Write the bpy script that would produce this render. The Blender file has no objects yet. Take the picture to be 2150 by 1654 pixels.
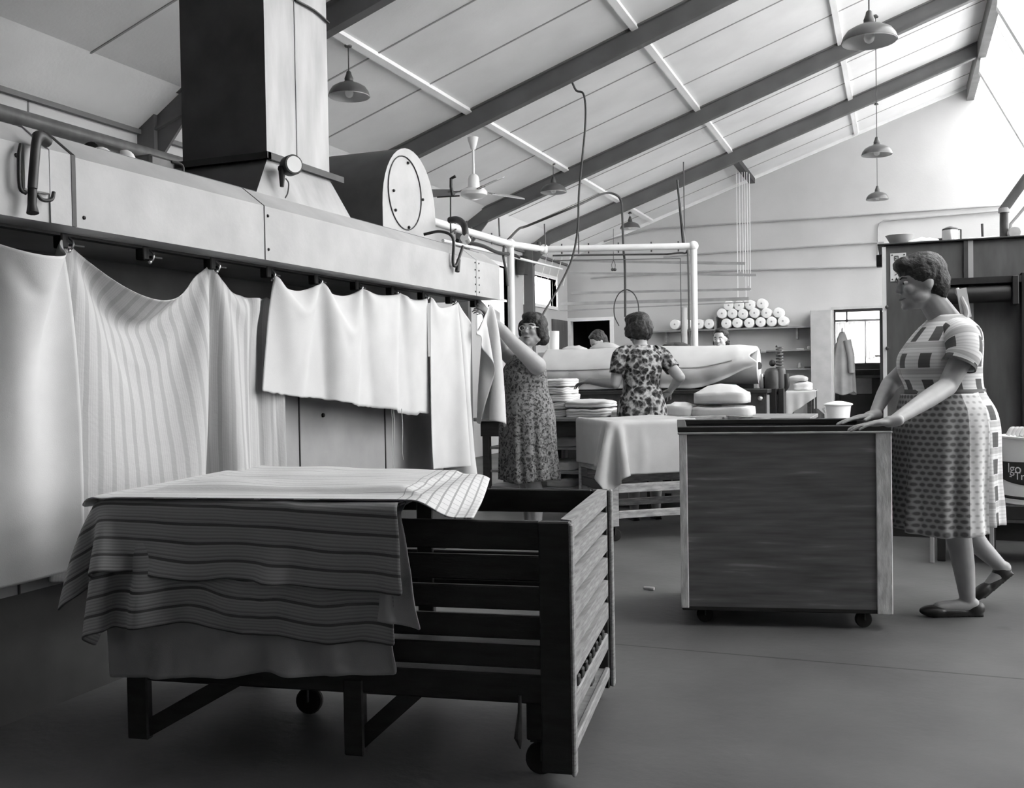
import bpy, bmesh, math, random
import numpy as np
from mathutils import Vector, Matrix, noise
random.seed(7); np.random.seed(7)
SC = bpy.context.scene
COL = SC.collection
pi = math.pi
# ---------------------------------------------------------------- camera calibration (room axes: X right, Y into the room, Z up)
F, CX, CY, H = 2081.0, 1075.0, 827.0, 1.12
def _n(v): v = np.array(v, float); return v/np.linalg.norm(v)
_Y = _n([810, -55, F]); _X = _n([5345, -50, -F]); _X = _n(_X-_Y*_X.dot(_Y)); _Z = np.cross(_X, _Y)
if _Z[1] > 0: _Z = -_Z
RW = np.array([_X, _Y, _Z])
CAM = np.array([0, 0, H])
def at(px, py, X=None, Y=None, Z=None, D=None):
    d = RW @ np.array([px-CX, py-CY, F])
    if X is not None: t = X/d[0]
    elif Y is not None: t = Y/d[1]
    elif Z is not None: t = (Z-H)/d[2]
    else: t = D/F
    return Vector(CAM+d*t)
# ---------------------------------------------------------------- materials
MATS = {}
def mat(name, v, rough=.7, metal=0, var=.0, scale=6, bump=0, bscale=40, stretch=(1, 1, 1), spec=.5, dark=None, emit=None):
    m = bpy.data.materials.new(name); m.use_nodes = True; nt = m.node_tree; N = nt.nodes; L = nt.links
    b = N['Principled BSDF']; b.inputs['Roughness'].default_value = rough; b.inputs['Metallic'].default_value = metal
    b.inputs['Specular IOR Level'].default_value = spec
    b.inputs['Base Color'].default_value = (v, v, v, 1)
    tc = N.new('ShaderNodeTexCoord'); mp = N.new('ShaderNodeMapping'); mp.inputs['Scale'].default_value = stretch
    L.new(tc.outputs['Object'], mp.inputs['Vector'])
    if var:
        nz = N.new('ShaderNodeTexNoise'); nz.inputs['Scale'].default_value = scale; nz.inputs['Detail'].default_value = 6
        L.new(mp.outputs[0], nz.inputs['Vector'])
        cr = N.new('ShaderNodeValToRGB'); e = cr.color_ramp.elements
        lo = max(0, v*(1-var)); hi = min(1, v*(1+var)); e[0].position = .3; e[1].position = .7
        e[0].color = (lo, lo, lo, 1); e[1].color = (hi, hi, hi, 1)
        L.new(nz.outputs['Fac'], cr.inputs[0]); L.new(cr.outputs[0], b.inputs['Base Color'])
    if bump:
        n2 = N.new('ShaderNodeTexNoise'); n2.inputs['Scale'].default_value = bscale; n2.inputs['Detail'].default_value = 4
        L.new(mp.outputs[0], n2.inputs['Vector']); bp = N.new('ShaderNodeBump'); bp.inputs['Strength'].default_value = bump
        bp.inputs['Distance'].default_value = .01
        L.new(n2.outputs['Fac'], bp.inputs['Height']); L.new(bp.outputs[0], b.inputs['Normal'])
    MATS[name] = m; return m
def math_node(nt, op, a, b=None, c=None):
    n = nt.nodes.new('ShaderNodeMath'); n.operation = op
    for i, x in enumerate((a, b, c)):
        if x is None: continue
        if isinstance(x, (int, float)): n.inputs[i].default_value = x
        else: nt.links.new(x, n.inputs[i])
    return n.outputs[0]
def mixc(nt, fac, a, b):
    n = nt.nodes.new('ShaderNodeMix'); n.data_type = 'RGBA'
    for i, x in ((0, fac), (6, a), (7, b)):
        if isinstance(x, (int, float)): n.inputs[i].default_value = x if i == 0 else (x, x, x, 1)
        else: nt.links.new(x, n.inputs[i])
    return n.outputs[2]
def newmat(name, rough=.8):
    m = bpy.data.materials.new(name); m.use_nodes = True; MATS[name] = m
    b = m.node_tree.nodes['Principled BSDF']; b.inputs['Roughness'].default_value = rough; b.inputs['Specular IOR Level'].default_value = .3
    return m, m.node_tree, b
mat('wall', .48, .8, var=.07, scale=1.2, bump=.1)
mat('ceiling', .82, .85, var=.07, scale=1.5, bump=.1)
mat('steel_beam', .12, .6, var=.15, scale=3)
mat('column', .13, .6, var=.2)
mat('white_paint', .82, .5, var=.05)
mat('floor', .11, .55, var=.3, scale=1.6, bump=.15, bscale=30)
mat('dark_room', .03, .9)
mat('rear_wall', .06, .9)
mat('hood', .42, .5, var=.12, scale=5, bump=.06, bscale=60)
mat('panel', .34, .5, var=.12, scale=4, bump=.05)
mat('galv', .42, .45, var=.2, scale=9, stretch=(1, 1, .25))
mat('galv_shaded', .075, .5, var=.3, scale=5)  # shaded copy of galv: darkness of unlit duct, housing and cavity put into colour
mat('black_iron', .018, .5, var=.3, scale=20)
mat('dark_iron', .05, .45, var=.3, scale=20)
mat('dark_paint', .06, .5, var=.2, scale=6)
mat('chrome', .6, .22, metal=1)
mat('rubber', .015, .8)
mat('linen', .60, .9, var=.05, scale=6, bump=.08, bscale=300)
mat('linen_grey', .40, .9, var=.08, scale=6, bump=.08, bscale=300)
mat('linen_dim', .48, .9, var=.08, scale=6, bump=.08, bscale=300)
mat('dark_cloth', .05, .95, var=.3, scale=20)
mat('paper', .75, .8, var=.05)
mat('roll_paper', .83, .85, var=.06, scale=30)
mat('wood_dark', .026, .55, var=.35, scale=8, stretch=(1, 6, 6), bump=.1)
mat('wood_light', .38, .65, var=.35, scale=7, stretch=(2, 2, 9), bump=.2)
mat('wood_slat', .26, .65, var=.35, scale=6, stretch=(14, .8, 22), bump=.15)
mat('wood_mid', .25, .65, var=.25, scale=7, stretch=(1, 5, 5), bump=.1)
mat('wood_rod', .27, .7, var=.2, scale=5)
mat('trolley_end', .68, .7, var=.3, scale=12, stretch=(4, 4, 1), bump=.2)
mat('skin', .36, .5, var=.08, scale=14)
mat('skin_pale', .5, .5, var=.08, scale=14)
mat('hair', .022, .6, var=.5, scale=40, bump=.8, bscale=60)
mat('hair_grey', .035, .6, var=.5, scale=40, bump=.8, bscale=60)
mat('shoe', .02, .4)
mat('lips', .12, .4)
mat('enamel_dark', .10, .3, var=.1)
mat('enamel_white', .8, .3)
mat('lamp_metal', .085, .35, var=.2)
mat('lamp_inner', .62, .4)
mat('bulb', .8, .1)
mat('cabinet', .10, .5, var=.3, scale=3, stretch=(4, 4, 1))
mat('bright_metal', .7, .3, metal=.6)
mat('partition', .42, .8, var=.1)
mat('cable', .05, .6)
mat('rope', .75, .9)
mat('coat', .42, .9, var=.1)
mat('drum_band', .02, .6)
mat('blade', .35, .4)
mat('blade_light', .5, .4)
mat('putty', .5, .8)
# trolley front: planks, dark with scuffs
def m_trolley():
    m, nt, b = newmat('trolley_front', .55); N = nt.nodes; L = nt.links
    tc = N.new('ShaderNodeTexCoord'); mp = N.new('ShaderNodeMapping'); mp.inputs['Scale'].default_value = (1.2, 1.2, 14)
    L.new(tc.outputs['Object'], mp.inputs[0]); nz = N.new('ShaderNodeTexNoise'); nz.inputs['Scale'].default_value = 3; nz.inputs['Detail'].default_value = 8
    L.new(mp.outputs[0], nz.inputs[0]); cr = N.new('ShaderNodeValToRGB'); e = cr.color_ramp.elements
    e[0].position = .3; e[0].color = (.10, .10, .10, 1); e[1].position = .62; e[1].color = (.17, .17, .17, 1)
    x = cr.color_ramp.elements.new(.76); x.color = (.30, .30, .30, 1)
    L.new(nz.outputs[0], cr.inputs[0]); L.new(cr.outputs[0], b.inputs['Base Color'])
m_trolley()
def m_floor():
    m = MATS['floor']; nt = m.node_tree; N = nt.nodes; L = nt.links; b = N['Principled BSDF']
    src = b.inputs['Base Color'].links[0].from_socket
    tc = N.new('ShaderNodeTexCoord'); s = N.new('ShaderNodeSeparateXYZ'); L.new(tc.outputs['Object'], s.inputs[0])
    # slab joints every 3 m in Y (one at 2.94) and a stain field
    j = math_node(nt, 'LESS_THAN', math_node(nt, 'ABSOLUTE', math_node(nt, 'SUBTRACT', math_node(nt, 'PINGPONG', math_node(nt, 'SUBTRACT', s.outputs[1], 2.94), 2.0), 0.0)), .006)
    nz = N.new('ShaderNodeTexNoise'); nz.inputs['Scale'].default_value = 4.5; nz.inputs['Detail'].default_value = 3
    L.new(tc.outputs['Object'], nz.inputs[0])
    st = N.new('ShaderNodeMapRange'); st.inputs[1].default_value = .70; st.inputs[2].default_value = .76; L.new(nz.outputs[0], st.inputs[0])
    c = mixc(nt, math_node(nt, 'MULTIPLY', st.outputs[0], .5), src, .05)
    c = mixc(nt, math_node(nt, 'MULTIPLY', j, .75), c, .02)
    L.new(c, b.inputs['Base Color'])
m_floor()
def cloth_stripe(name, base, dark, n, width=.18, border=False, across='V', transl=.25, fine=0):
    """cloth with printed stripes in UV space"""
    m, nt, b = newmat(name, .95); N = nt.nodes; L = nt.links
    uv = N.new('ShaderNodeUVMap'); s = N.new('ShaderNodeSeparateXYZ'); L.new(uv.outputs[0], s.inputs[0])
    v = s.outputs[1] if across == 'V' else s.outputs[0]; u = s.outputs[0] if across == 'V' else s.outputs[1]
    nz = N.new('ShaderNodeTexNoise'); nz.inputs['Scale'].default_value = 6; L.new(uv.outputs[0], nz.inputs[0])
    vv = math_node(nt, 'ADD', v, math_node(nt, 'MULTIPLY', nz.outputs[0], .01))
    f = math_node(nt, 'FRACT', math_node(nt, 'MULTIPLY', vv, n))
    k = math_node(nt, 'LESS_THAN', f, width)
    if border == 'double':
        f2 = math_node(nt, 'FRACT', math_node(nt, 'ADD', math_node(nt, 'MULTIPLY', vv, n), -.3))
        k = math_node(nt, 'MAXIMUM', k, math_node(nt, 'MULTIPLY', math_node(nt, 'LESS_THAN', f2, width*.5), .5))
    if border is True:
        g = math_node(nt, 'LESS_THAN', math_node(nt, 'FRACT', math_node(nt, 'MULTIPLY', u, 44)), .2)
        g = math_node(nt, 'MULTIPLY', g, math_node(nt, 'GREATER_THAN', u, .82))
        k = math_node(nt, 'MAXIMUM', k, g)
    if fine:
        g = math_node(nt, 'MULTIPLY', math_node(nt, 'LESS_THAN', math_node(nt, 'FRACT', math_node(nt, 'MULTIPLY', vv, fine)), .45), .3)
        k = math_node(nt, 'MAXIMUM', k, g)
    n3 = N.new('ShaderNodeTexNoise'); n3.inputs['Scale'].default_value = 3; L.new(uv.outputs[0], n3.inputs[0])
    mr = N.new('ShaderNodeMapRange'); mr.inputs[3].default_value = base*.9; mr.inputs[4].default_value = base*1.05; L.new(n3.outputs[0], mr.inputs[0])
    c = mixc(nt, k, mr.outputs[0], dark); L.new(c, b.inputs['Base Color'])
    n2 = N.new('ShaderNodeTexNoise'); n2.inputs['Scale'].default_value = 90; L.new(uv.outputs[0], n2.inputs[0])
    bp = N.new('ShaderNodeBump'); bp.inputs['Strength'].default_value = .2; bp.inputs['Distance'].default_value = .004
    L.new(n2.outputs[0], bp.inputs['Height']); L.new(bp.outputs[0], b.inputs['Normal'])
    return m
cloth_stripe('sheet_stripe', .56, .42, 26, .35, fine=170, across='U')
cloth_stripe('pile_stripe', .40, .12, 15, .16, border='double', fine=90)
cloth_stripe('pile_top', .72, .36, 13, .07, border=True)
def m_floral(name, scale, lo, mid, hi, p=(.35, .5), off=0):
    m, nt, b = newmat(name, .9); N = nt.nodes; L = nt.links
    tc = N.new('ShaderNodeTexCoord'); v = N.new('ShaderNodeTexVoronoi'); v.inputs['Scale'].default_value = scale
    nz = N.new('ShaderNodeTexNoise'); nz.inputs['Scale'].default_value = scale*.6; nz.inputs['Detail'].default_value = 3
    L.new(tc.outputs['Object'], nz.inputs[0])
    add = N.new('ShaderNodeVectorMath'); add.operation = 'MULTIPLY_ADD'; L.new(nz.outputs['Color'], add.inputs[0]); add.inputs[1].default_value = (.08, .08, .08)
    L.new(tc.outputs['Object'], add.inputs[2]); L.new(add.outputs[0], v.inputs[0])
    cr = N.new('ShaderNodeValToRGB'); cr.color_ramp.interpolation = 'EASE'; e = cr.color_ramp.elements
    e[0].position = p[0]-.08; e[0].color = (lo, lo, lo, 1); e[1].position = p[1]; e[1].color = (hi, hi, hi, 1)
    x = e.new(p[0]); x.color = (mid, mid, mid, 1)
    L.new(v.outputs['Distance'], cr.inputs[0])
    n2 = N.new('ShaderNodeTexNoise'); n2.inputs['Scale'].default_value = scale*1.7; L.new(tc.outputs['Object'], n2.inputs[0])
    k = N.new('ShaderNodeMapRange'); k.inputs[1].default_value = .45; k.inputs[2].default_value = .6; L.new(n2.outputs[0], k.inputs[0])
    L.new(mixc(nt, math_node(nt, 'MULTIPLY', k.outputs[0], .45), cr.outputs[0], mid), b.inputs['Base Color'])
m_floral('dress_small', 44, .03, .09, .25, (.36, .62))
m_floral('dress_big', 25, .012, .11, .50, (.46, .72))
def m_plaid():
    m, nt, b = newmat('dress_plaid', .9); N = nt.nodes; L = nt.links
    uv = N.new('ShaderNodeUVMap'); s = N.new('ShaderNodeSeparateXYZ'); L.new(uv.outputs[0], s.inputs[0])
    def band(x, n, w, o=0): return math_node(nt, 'LESS_THAN', math_node(nt, 'FRACT', math_node(nt, 'ADD', math_node(nt, 'MULTIPLY', x, n), o)), w)
    a = band(s.outputs[0], 9, .40); c = band(s.outputs[1], 8, .55)
    dk = math_node(nt, 'MULTIPLY', a, c)
    h = band(s.outputs[1], 60, .4); a2 = band(s.outputs[1], 8, .22, .25)
    col = mixc(nt, math_node(nt, 'MULTIPLY', h, .35), .78, .45)
    col = mixc(nt, math_node(nt, 'MULTIPLY', a2, .6), col, .35)
    col = mixc(nt, math_node(nt, 'MULTIPLY', dk, .92), col, .06)
    L.new(col, b.inputs['Base Color'])
m_plaid()
def m_dots():
    m, nt, b = newmat('apron_dots', .9); N = nt.nodes; L = nt.links
    uv = N.new('ShaderNodeUVMap'); s = N.new('ShaderNodeSeparateXYZ'); L.new(uv.outputs[0], s.inputs[0])
    r = math_node(nt, 'MULTIPLY', s.outputs[1], 24); row = math_node(nt, 'FLOOR', r)
    u = math_node(nt, 'ADD', math_node(nt, 'MULTIPLY', s.outputs[0], 21), math_node(nt, 'MULTIPLY', row, .5))
    du = math_node(nt, 'SUBTRACT', math_node(nt, 'FRACT', u), .5); dv = math_node(nt, 'SUBTRACT', math_node(nt, 'FRACT', r), .5)
    d = math_node(nt, 'SQRT', math_node(nt, 'ADD', math_node(nt, 'POWER', math_node(nt, 'MULTIPLY', du, .8), 2.), math_node(nt, 'POWER', dv, 2.)))
    k = N.new('ShaderNodeMapRange'); k.inputs[1].default_value = .22; k.inputs[2].default_value = .42; k.inputs[3].default_value = .13; k.inputs[4].default_value = .38; L.new(d, k.inputs[0])
    hb = math_node(nt, 'GREATER_THAN', s.outputs[0], .86)
    k2 = N.new('ShaderNodeMapRange'); k2.inputs[1].default_value = .1; k2.inputs[2].default_value = .3; k2.inputs[3].default_value = .5; k2.inputs[4].default_value = .82; L.new(d, k2.inputs[0])
    L.new(mixc(nt, hb, k.outputs[0], k2.outputs[0]), b.inputs['Base Color'])
m_dots()
def m_glass():
    m = bpy.data.materials.new('window_glass'); m.use_nodes = True; nt = m.node_tree; N = nt.nodes; L = nt.links; N.remove(N['Principled BSDF'])
    t = N.new('ShaderNodeBsdfTransparent'); g = N.new('ShaderNodeBsdfGlossy'); g.inputs['Roughness'].default_value = .1
    mx = N.new('ShaderNodeMixShader'); mx.inputs[0].default_value = .06
    L.new(t.outputs[0], mx.inputs[1]); L.new(g.outputs[0], mx.inputs[2]); L.new(mx.outputs[0], N['Material Output'].inputs[0]); MATS['glass'] = m
m_glass()
def m_curtain():
    m, nt, b = newmat('curtain', .9); b.inputs['Base Color'].default_value = (.8, .8, .8, 1)
    t = nt.nodes.new('ShaderNodeBsdfTranslucent'); t.inputs[0].default_value = (.9, .9, .9, 1); mx = nt.nodes.new('ShaderNodeMixShader'); mx.inputs[0].default_value = .6
    nt.links.new(b.outputs[0], mx.inputs[1]); nt.links.new(t.outputs[0], mx.inputs[2]); nt.links.new(mx.outputs[0], nt.nodes['Material Output'].inputs[0])
m_curtain()
# ---------------------------------------------------------------- mesh helpers
WLOC = {}
class MB:
    def __init__(s): s.v = []; s.f = []; s.m = []; s.uv = None; s.M = None; s.k = 0
    def add(s, vs, fs):
        o = len(s.v); s.v += [(s.M @ Vector(p)) if s.M else Vector(p) for p in vs]
        for f in fs: s.f.append(tuple(i+o for i in f)); s.m.append(s.k)
        return s
    def box(s, x0, x1, y0, y1, z0, z1):
        x0, x1 = sorted((x0, x1)); y0, y1 = sorted((y0, y1)); z0, z1 = sorted((z0, z1))
        return s.add([(x0, y0, z0), (x1, y0, z0), (x1, y1, z0), (x0, y1, z0), (x0, y0, z1), (x1, y0, z1), (x1, y1, z1), (x0, y1, z1)],
                     [(0, 3, 2, 1), (4, 5, 6, 7), (0, 1, 5, 4), (1, 2, 6, 5), (2, 3, 7, 6), (3, 0, 4, 7)])
    def bbox(s, x0, x1, y0, y1, z0, z1, b=.004):
        """bevelled box (chamfered)"""
        x0, x1 = sorted((x0, x1)); y0, y1 = sorted((y0, y1)); z0, z1 = sorted((z0, z1))
        b = min(b, (x1-x0)/3, (y1-y0)/3, (z1-z0)/3)
        bm = bmesh.new(); bmesh.ops.create_cube(bm, size=1)
        for v in bm.verts: v.co = Vector(((x0+x1)/2+v.co.x*(x1-x0), (y0+y1)/2+v.co.y*(y1-y0), (z0+z1)/2+v.co.z*(z1-z0)))
        bmesh.ops.bevel(bm, geom=bm.edges[:], offset=b, segments=1, affect='EDGES')
        bm.verts.index_update(); s.add([v.co[:] for v in bm.verts], [[v.index for v in f.verts] for f in bm.faces]); bm.free(); return s
    def beam(s, a, b, w, h, up=(0, 0, 1)):
        a = Vector(a); b = Vector(b); d = (b-a).normalized(); up = Vector(up)
        r = d.cross(up).normalized(); u = r.cross(d).normalized(); vs = []
        for p in (a, b):
            for x, y in ((-1, -1), (1, -1), (1, 1), (-1, 1)): vs.append(p+r*x*w/2+u*y*h/2)
        return s.add(vs, [(0, 1, 2, 3), (7, 6, 5, 4), (0, 4, 5, 1), (1, 5, 6, 2), (2, 6, 7, 3), (3, 7, 4, 0)])
    def tube(s, pts, r, n=10, cap=True):
        pts = [Vector(p) for p in pts]; rs = r if isinstance(r, (list, tuple)) else [r]*len(pts)
        vs = []; u = None
        for i, p in enumerate(pts):
            d = (pts[min(i+1, len(pts)-1)]-pts[max(i-1, 0)]).normalized()
            if u is None: u = d.orthogonal().normalized()
            else:
                u = (u-d*u.dot(d)); u = u.normalized() if u.length > 1e-6 else d.orthogonal().normalized()
            w = d.cross(u)
            for k in range(n): a = 2*pi*k/n; vs.append(p+(u*math.cos(a)+w*math.sin(a))*rs[i])
        fs = []
        for i in range(len(pts)-1):
            for k in range(n): fs.append((i*n+k, i*n+(k+1) % n, (i+1)*n+(k+1) % n, (i+1)*n+k))
        if cap: fs.append(tuple(range(n-1, -1, -1))); fs.append(tuple((len(pts)-1)*n+k for k in range(n)))
        return s.add(vs, fs)
    def lathe(s, c, prof, n=28, axis='z'):
        c = Vector(c); vs = []; ax = {'z': Vector((0, 0, 1)), 'x': Vector((1, 0, 0)), 'y': Vector((0, 1, 0))}[axis] if isinstance(axis, str) else Vector(axis).normalized()
        u = ax.orthogonal().normalized(); w = ax.cross(u)
        for r, z in prof:
            for k in range(n): a = 2*pi*k/n; vs.append(c+ax*z+(u*math.cos(a)+w*math.sin(a))*max(r, 1e-4))
        fs = [(i*n+k, i*n+(k+1) % n, (i+1)*n+(k+1) % n, (i+1)*n+k) for i in range(len(prof)-1) for k in range(n)]
        fs += [tuple(range(n-1, -1, -1)), tuple((len(prof)-1)*n+k for k in range(n))]
        return s.add(vs, fs)
    def ell(s, c, r, R=None, nu=16, nv=10):
        c = Vector(c); r = (r, r, r) if isinstance(r, (int, float)) else r; vs = []; fs = []
        for i in range(1, nv):
            t = pi*i/nv
            for k in range(nu):
                a = 2*pi*k/nu; p = Vector((r[0]*math.sin(t)*math.cos(a), r[1]*math.sin(t)*math.sin(a), r[2]*math.cos(t)))
                vs.append(c+((R @ p) if R else p))
        tp = Vector((0, 0, r[2])); vs.append(c+((R @ tp) if R else tp)); vs.append(c-((R @ tp) if R else tp))
        for i in range(nv-2):
            for k in range(nu): fs.append((i*nu+k, (i+1)*nu+k, (i+1)*nu+(k+1) % nu, i*nu+(k+1) % nu))
        T = len(vs)-2
        for k in range(nu): fs.append((T, k, (k+1) % nu)); fs.append((T+1, (nv-2)*nu+(k+1) % nu, (nv-2)*nu+k))
        return s.add(vs, fs)
    def caps(s, a, b, ra, rb=None, n=14):
        """tapered capsule"""
        rb = ra if rb is None else rb; a = Vector(a); b = Vector(b); d = b-a; L = d.length; d.normalize()
        pts = [a-d*ra*.98, a-d*ra*.8, a-d*ra*.4, a, b, b+d*rb*.4, b+d*rb*.8, b+d*rb*.98]
        return s.tube(pts, [ra*.15, ra*.6, ra*.92, ra, rb, rb*.92, rb*.6, rb*.15], n)
    def prism(s, poly, a, b, axis):
        """poly 2D extruded along axis from a to b"""
        n = len(poly); vs = []
        for t in (a, b):
            for p, q in poly:
                vs.append({'x': (t, p, q), 'y': (p, t, q), 'z': (p, q, t)}[axis])
        fs = [tuple(range(n-1, -1, -1)), tuple(range(n, 2*n))]+[(k, (k+1) % n, n+(k+1) % n, n+k) for k in range(n)]
        return s.add(vs, fs)
    def rings(s, rings):
        n = len(rings[0]); vs = [p for r in rings for p in r]
        fs = [(i*n+k, i*n+(k+1) % n, (i+1)*n+(k+1) % n, (i+1)*n+k) for i in range(len(rings)-1) for k in range(n)]
        fs += [tuple(range(n-1, -1, -1)), tuple((len(rings)-1)*n+k for k in range(n))]
        return s.add(vs, fs)
    def build(s, name, m, parent=None, label=None, smooth=False, base=False, **kw):
        V = s.v
        lo = Vector([min(p[i] for p in V) for i in range(3)]); hi = Vector([max(p[i] for p in V) for i in range(3)])
        c = (lo+hi)/2
        if base: c.z = lo.z
        me = bpy.data.meshes.new(name); me.from_pydata([tuple(p-c) for p in V], [], s.f)
        ms = m if isinstance(m, (list, tuple)) else [m]
        for x in ms: me.materials.append(MATS[x])
        me.polygons.foreach_set('material_index', s.m)
        bm = bmesh.new(); bm.from_mesh(me); bmesh.ops.recalc_face_normals(bm, faces=bm.faces); bm.to_mesh(me); bm.free()
        if smooth:
            me.polygons.foreach_set('use_smooth', [True]*len(me.polygons))
            if smooth != 'all':
                try: me.set_sharp_from_angle(angle=math.radians(40))
                except Exception: pass
        o = bpy.data.objects.new(name, me); COL.objects.link(o); WLOC[o.name] = c
        if parent: o.parent = parent; o.location = c-WLOC[parent.name]
        else: o.location = c
        if label: o['label'] = label
        if s.uv is not None:
            l = me.uv_layers.new(name='UVMap')
            for i, lp in enumerate(me.loops): l.data[i].uv = s.uv[lp.vertex_index]
        for k, v in kw.items(): o[k] = v
        return o
def thing(name, label, cat, loc, group=None):
    o = bpy.data.objects.new(name, None); o.empty_display_size = .1; COL.objects.link(o); o.location = Vector(loc); WLOC[o.name] = Vector(loc)
    o['label'] = label; o['category'] = cat
    if group: o['group'] = group
    return o
def tag(o, label, cat, group=None):
    o['label'] = label; o['category'] = cat
    if group: o['group'] = group
    return o
def struct(name, mb, m, parent=None, **k):
    o = mb.build(name, m, parent, **k)
    if not parent: o['kind'] = 'structure'
    return o
def dup(root, loc, label=None):
    r = root.copy(); COL.objects.link(r); r.location = Vector(loc); WLOC[r.name] = Vector(loc)
    if label: r['label'] = label
    def rec(a, b):
        for ch in a.children:
            c = ch.copy(); COL.objects.link(c); c.parent = b; rec(ch, c)
    rec(root, r); return r
def remesh(o, vox, sm=3, fac=.5):
    m = o.modifiers.new('r', 'REMESH'); m.mode = 'VOXEL'; m.voxel_size = vox; m.use_smooth_shade = True
    if sm: q = o.modifiers.new('s', 'SMOOTH'); q.iterations = sm; q.factor = fac
    return o
def spline(pts, n=8):
    """Catmull-Rom"""
    P = [Vector(p) for p in pts]; P = [P[0]*2-P[1]]+P+[P[-1]*2-P[-2]]; out = []
    for i in range(1, len(P)-2):
        for k in range(n):
            t = k/n; a, b, c, d = P[i-1:i+3]
            out.append(.5*((2*b)+(c-a)*t+(2*a-5*b+4*c-d)*t*t+(3*b-a-3*c+d)*t**3))
    out.append(P[-2]); return out
# ---------------------------------------------------------------- cloth solver (position based, used once to drape each cloth)
def drape(P, pins=None, steps=260, boxes=(), planes=(), damp=.985, seed=0, wind=.0, stretch=None, bend=.5):
    """P: nu x nv x 3 rest grid in world coordinates; pins {(i,j): target}; boxes: list of (M_inv, M, lo, hi)"""
    P = P.astype(float).copy(); nu, nv, _ = P.shape
    rng = np.random.RandomState(seed)
    R = P if stretch is None else stretch
    cons = []
    for du, dv, k in ((1, 0, 1), (0, 1, 1), (1, 1, .6), (1, -1, .6), (2, 0, bend), (0, 2, bend)):
        iu = np.arange(nu-du); jv = np.arange(max(0, -dv), nv-max(0, dv))
        I, J = np.meshgrid(iu, jv, indexing='ij'); I2 = I+du; J2 = J+dv
        rest = np.linalg.norm(R[I2, J2]-R[I, J], axis=-1)
        for col in (0, 1):
            if du: msk = ((I//max(du, 1)) % 2 == col)
            else: msk = ((J//max(abs(dv), 1)) % 2 == col)
            cons.append((I[msk], J[msk], I2[msk], J2[msk], rest[msk], k))
    w = np.ones((nu, nv))
    if pins:
        for (i, j), t in pins.items(): w[i, j] = 0
    P0 = P.copy(); V = np.zeros_like(P)
    if pins: tgt = {k: np.array(t, float) for k, t in pins.items()}; st = {k: P[k].copy() for k in pins}
    P += rng.randn(*P.shape)*.002
    dt = 1/60.
    for s in range(steps):
        V[..., 2] -= 2.6*dt; V *= damp
        Q = P+V*dt*w[..., None]
        if pins:
            a = min(1, s/(steps*.35))
            for k in tgt: Q[k] = st[k]*(1-a)+tgt[k]*a
        for it in range(16):
            for I, J, I2, J2, rest, k in cons:
                d = Q[I2, J2]-Q[I, J]; L = np.linalg.norm(d, axis=-1)+1e-9; w1 = w[I, J]; w2 = w[I2, J2]; ws = w1+w2+1e-9
                c = (k*(L-rest)/L/ws)[..., None]*d
                Q[I, J] += c*w1[..., None]; Q[I2, J2] -= c*w2[..., None]
            for ax, val, sgn in planes:
                x = Q[..., ax]
                m_ = (x < val) if sgn > 0 else (x > val)
                x[m_] = val
            for Mi, M, lo, hi in boxes:
                q = Q.reshape(-1, 3) @ Mi[:3, :3].T+Mi[:3, 3]
                ins = np.all((q > lo) & (q < hi), axis=1)
                if ins.any():
                    qi = q[ins]; dd = np.stack([qi[:, 0]-lo[0], hi[0]-qi[:, 0], qi[:, 1]-lo[1], hi[1]-qi[:, 1], (qi[:, 2]-lo[2])+9, hi[2]-qi[:, 2]], 1)
                    a = dd.argmin(1)
                    for ax in range(3):
                        qi[a == 2*ax, ax] = lo[ax]; qi[a == 2*ax+1, ax] = hi[ax]
                    q[ins] = qi; Qn = q @ M[:3, :3].T+M[:3, 3]
                    pr = P.reshape(-1, 3)[ins]; Qn[ins] = Qn[ins]*.4+(Qn[ins]*[0, 0, 1]+pr*[1, 1, 0])*.6 if it == 15 else Qn[ins]
                    Q = Qn.reshape(nu, nv, 3)
        V = (Q-P)/dt; P = Q
    return P
def cloth_obj(name, P, m, label=None, cat=None, group=None, parent=None, thick=.003, uvs=None):
    nu, nv, _ = P.shape; b = MB(); b.v = [Vector(p) for p in P.reshape(-1, 3)]
    b.f = [(i*nv+j, (i+1)*nv+j, (i+1)*nv+j+1, i*nv+j+1) for i in range(nu-1) for j in range(nv-1)]; b.m = [0]*len(b.f)
    b.uv = [(i/(nu-1), j/(nv-1)) for i in range(nu) for j in range(nv)] if uvs is None else uvs
    o = b.build(name, m, parent, smooth='all')
    ss = o.modifiers.new('s', 'SUBSURF'); ss.levels = 1; ss.render_levels = 1
    so = o.modifiers.new('t', 'SOLIDIFY'); so.thickness = thick; so.offset = 0
    if label: tag(o, label, cat, group)
    return o
def lerp_grid(c00, c10, c11, c01, nu, nv, f=None):
    """corners at (u,v)"""
    a = np.array(c00, float); b = np.array(c10, float); c = np.array(c11, float); d = np.array(c01, float)
    u = np.linspace(0, 1, nu)[:, None, None]; v = np.linspace(0, 1, nv)[None, :, None]
    return (a*(1-u)+b*u)*(1-v)+(d*(1-u)+c*u)*v
# ================================================================ BUILDING
XL, YB, WH = -5.36, 16.5, 3.15
RX, RZ = 1.03, 5.356
SL = (RZ-WH)/(RX-XL)
def cz(x): return RZ+SL*(x-RX)
YR = -2.2
struct('floor', MB().box(-5.6, 10.4, YR-.2, 20.4, -.12, 0), 'floor')
b = MB()   # ceiling slope of this bay, as a slab
b.prism([(XL-.2, cz(XL-.2)), (RX, RZ), (RX, RZ+.06), (XL-.2, cz(XL-.2)+.06)], YR, YB+.2, 'y')
struct('ceiling', b, 'ceiling')
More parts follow.
